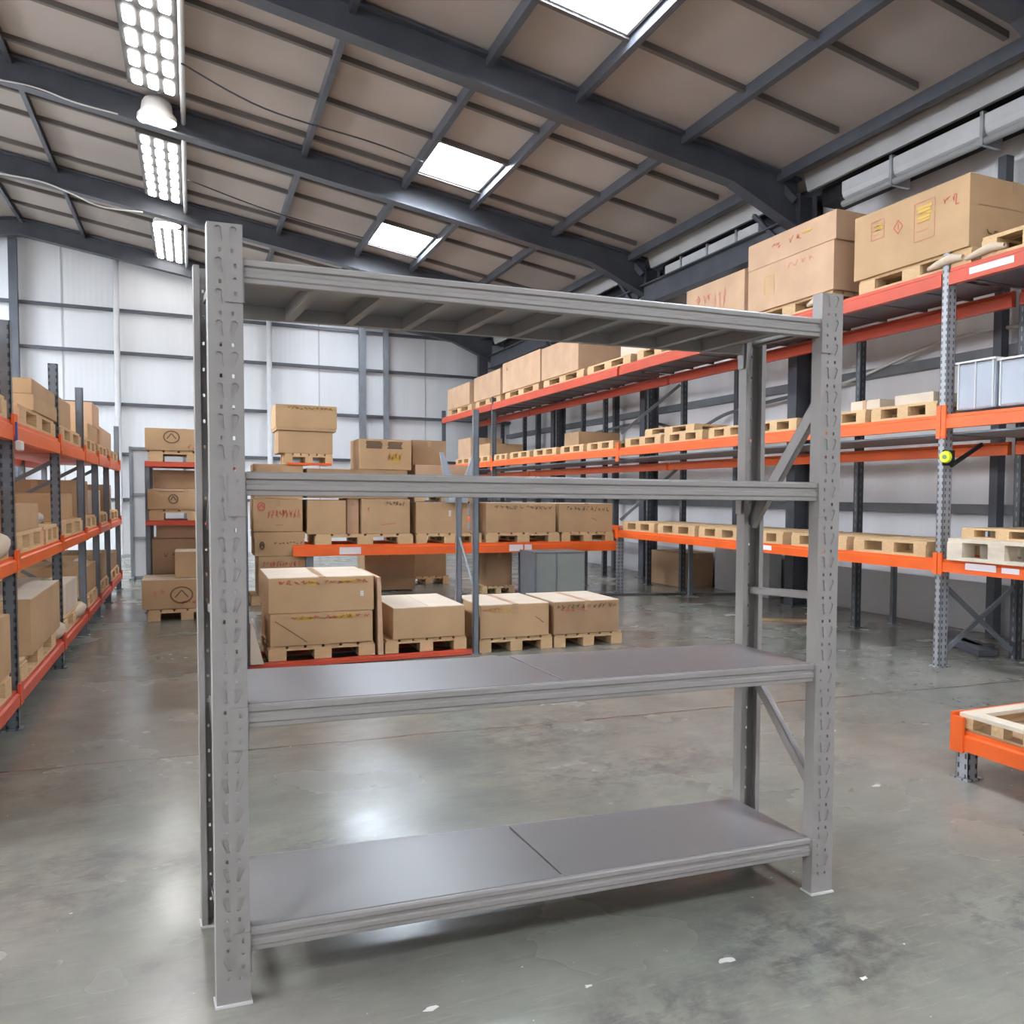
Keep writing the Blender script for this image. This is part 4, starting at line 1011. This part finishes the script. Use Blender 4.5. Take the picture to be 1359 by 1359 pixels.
sack('cream_sack', LX-.02, 7.95, .235, .06, .35, .12, 'bulbcream', 'cream cloth roll on the lowest left beam at the second post', seed=3)
sack('cream_sack', LX-.0, 9.3, .235, .05, .4, .11, 'bulbcream', 'cream cloth roll on the lowest left beam past the second post', seed=4)
sack('cream_sack', LX-.02, 5.7, .97, .07, .3, .13, 'bulbcream', 'cream cloth roll on the middle left beam at the photo edge', seed=5)
sack('cream_sack', LX-.1, 7.35, 1.09, .1, .3, .10, 'white_wrap', 'pale film bundle on the middle left level in the first bay', seed=6)
sack('white_sack', LX-.15, 11.2, .35, .12, .25, .26, 'white_wrap', 'whitish bag in the third bay low on the left rack', seed=7)
t = thing('post_hook', (LX+.05, 6.0, 1.58), 'cream and blue tag hanging on the nearest left rack post', 'tag')
MB().box(LX+.045, LX+.075, 6.0, 6.10, 1.545, 1.60).build('tag_body', M['cream'], t, bevel=.01)
MB().box(LX+.043, LX+.055, 6.01, 6.04, 1.60, 1.70).build('tag_strap', mat('blue_strap', (.05, .06, .25), .5), t)

# stuff at the foot of the back wall, end of the left aisle
cable('floor_hose', [(-.62, 14.4, .02), (-.45, 14.0, .03), (-.42, 13.4, .02), (-.1, 13.1, .02)], .025, M['steel_mid'], 'grey hose on the floor at the end of the left rack', 'hose')

t = thing('partition_panel', (-.12, 15.8, 0), 'grey partition panel standing across the end of the left aisle', 'partition')
MB().box(-.84, .60, 15.80, 15.84, 0, 2.0).build('sheet', M['fascia'], t)
for z_ in (.02, .62, 1.28, 1.97): MB().box(-.84, .60, 15.76, 15.80, z_-.02, z_+.02).build('rail', M['steel_mid'], t)
for x_ in (-.82, -.10, .58): MB().box(x_-.02, x_+.02, 15.78, 15.86, 0, 2.0).build('post', M['steel_mid'], t)
MB().box(-.84, -.80, 15.4, 16.2, 0, .04).box(-.80, -.78, 15.4, 16.2, 0, .03).build('foot', M['steel_mid'], t)
# goods against the right wall
carton(6.35, 6.9, 11.6, 12.6, 0, .5, 'brown carton on the floor against the right wall behind the rack', 'carton_c', seed=101)
o = MB().box(6.75, 6.95, 9.9, 11.3, 0, .62).build('wall_panel', M['fascia'], org=(6.8, 10.5, 0), bevel=.01); tag(o, 'pale grey panel leaning at the foot of the right wall', 'panel')
for i, (xa, ya, xb, yb, lb) in enumerate(((6.3, 6.2, 6.0, 5.5, 'nearest'), (6.45, 6.5, 6.2, 5.7, 'second'))):
    o = MB().bar((xa, ya, .03), (xb, yb, .03), .16, .05).build('steel_offcut', M['steel_dark'], org=(xa, ya, 0)); tag(o, 'dark steel offcut on the floor by the right rack foot, %s one' % lb, 'offcut', 'steel offcuts')

# paint chips on the floor
for i, (x, y, s, lb) in enumerate(((1.35, 2.16, .035, 'in front of the shelving right foot'), (.53, 2.29, .03, 'at the bottom left of centre'), (2.81, 3.21, .045, 'between shelving and low rack'), (1.64, 1.91, .02, 'at the bottom right'), (.94, 2.21, .018, 'below the bottom shelf'), (4.4, 5.2, .03, 'near the tall rack post'))):
    rr = random.Random(i+5); n = 9; P = []
    for k in range(n):
        a = 2*math.pi*k/n; r = s*(.4+.6*rr.random()); P.append((x+r*math.cos(a)*.9, y+r*.5*math.sin(a), .0015))
    mb = MB(); mb.v = [Vector(p) for p in P]+[Vector((p[0], p[1], .0002)) for p in P]; mb.f = [tuple(range(n))]+[(k, (k+1) % n, n+(k+1) % n, n+k) for k in range(n)]
    o = mb.build('paint_chip', M['chip'], org=(x, y, 0)); tag(o, 'white paint mark on the concrete floor %s' % lb, 'paint mark', 'paint marks')
o = MB().bar((5.45, 8.2, .012), (6.0, 7.8, .012), .10, .02).build('cardboard_scrap', M['carton_c'], org=(5.6, 8, 0)); tag(o, 'rusty brown scrap on the floor beyond the shelving right side', 'scrap')

# ------------------------------------------------------------------ light and view
w = bpy.data.worlds.new('world'); bpy.context.scene.world = w; w.use_nodes = True
bg = w.node_tree.nodes['Background']; bg.inputs[0].default_value = (1, 1, 1, 1); bg.inputs[1].default_value = 1.0
vs = bpy.context.scene.view_settings
vs.view_transform = 'Standard'; vs.look = 'None'; vs.gamma = 1; vs.use_curve_mapping = False
vs.exposure = 0.42
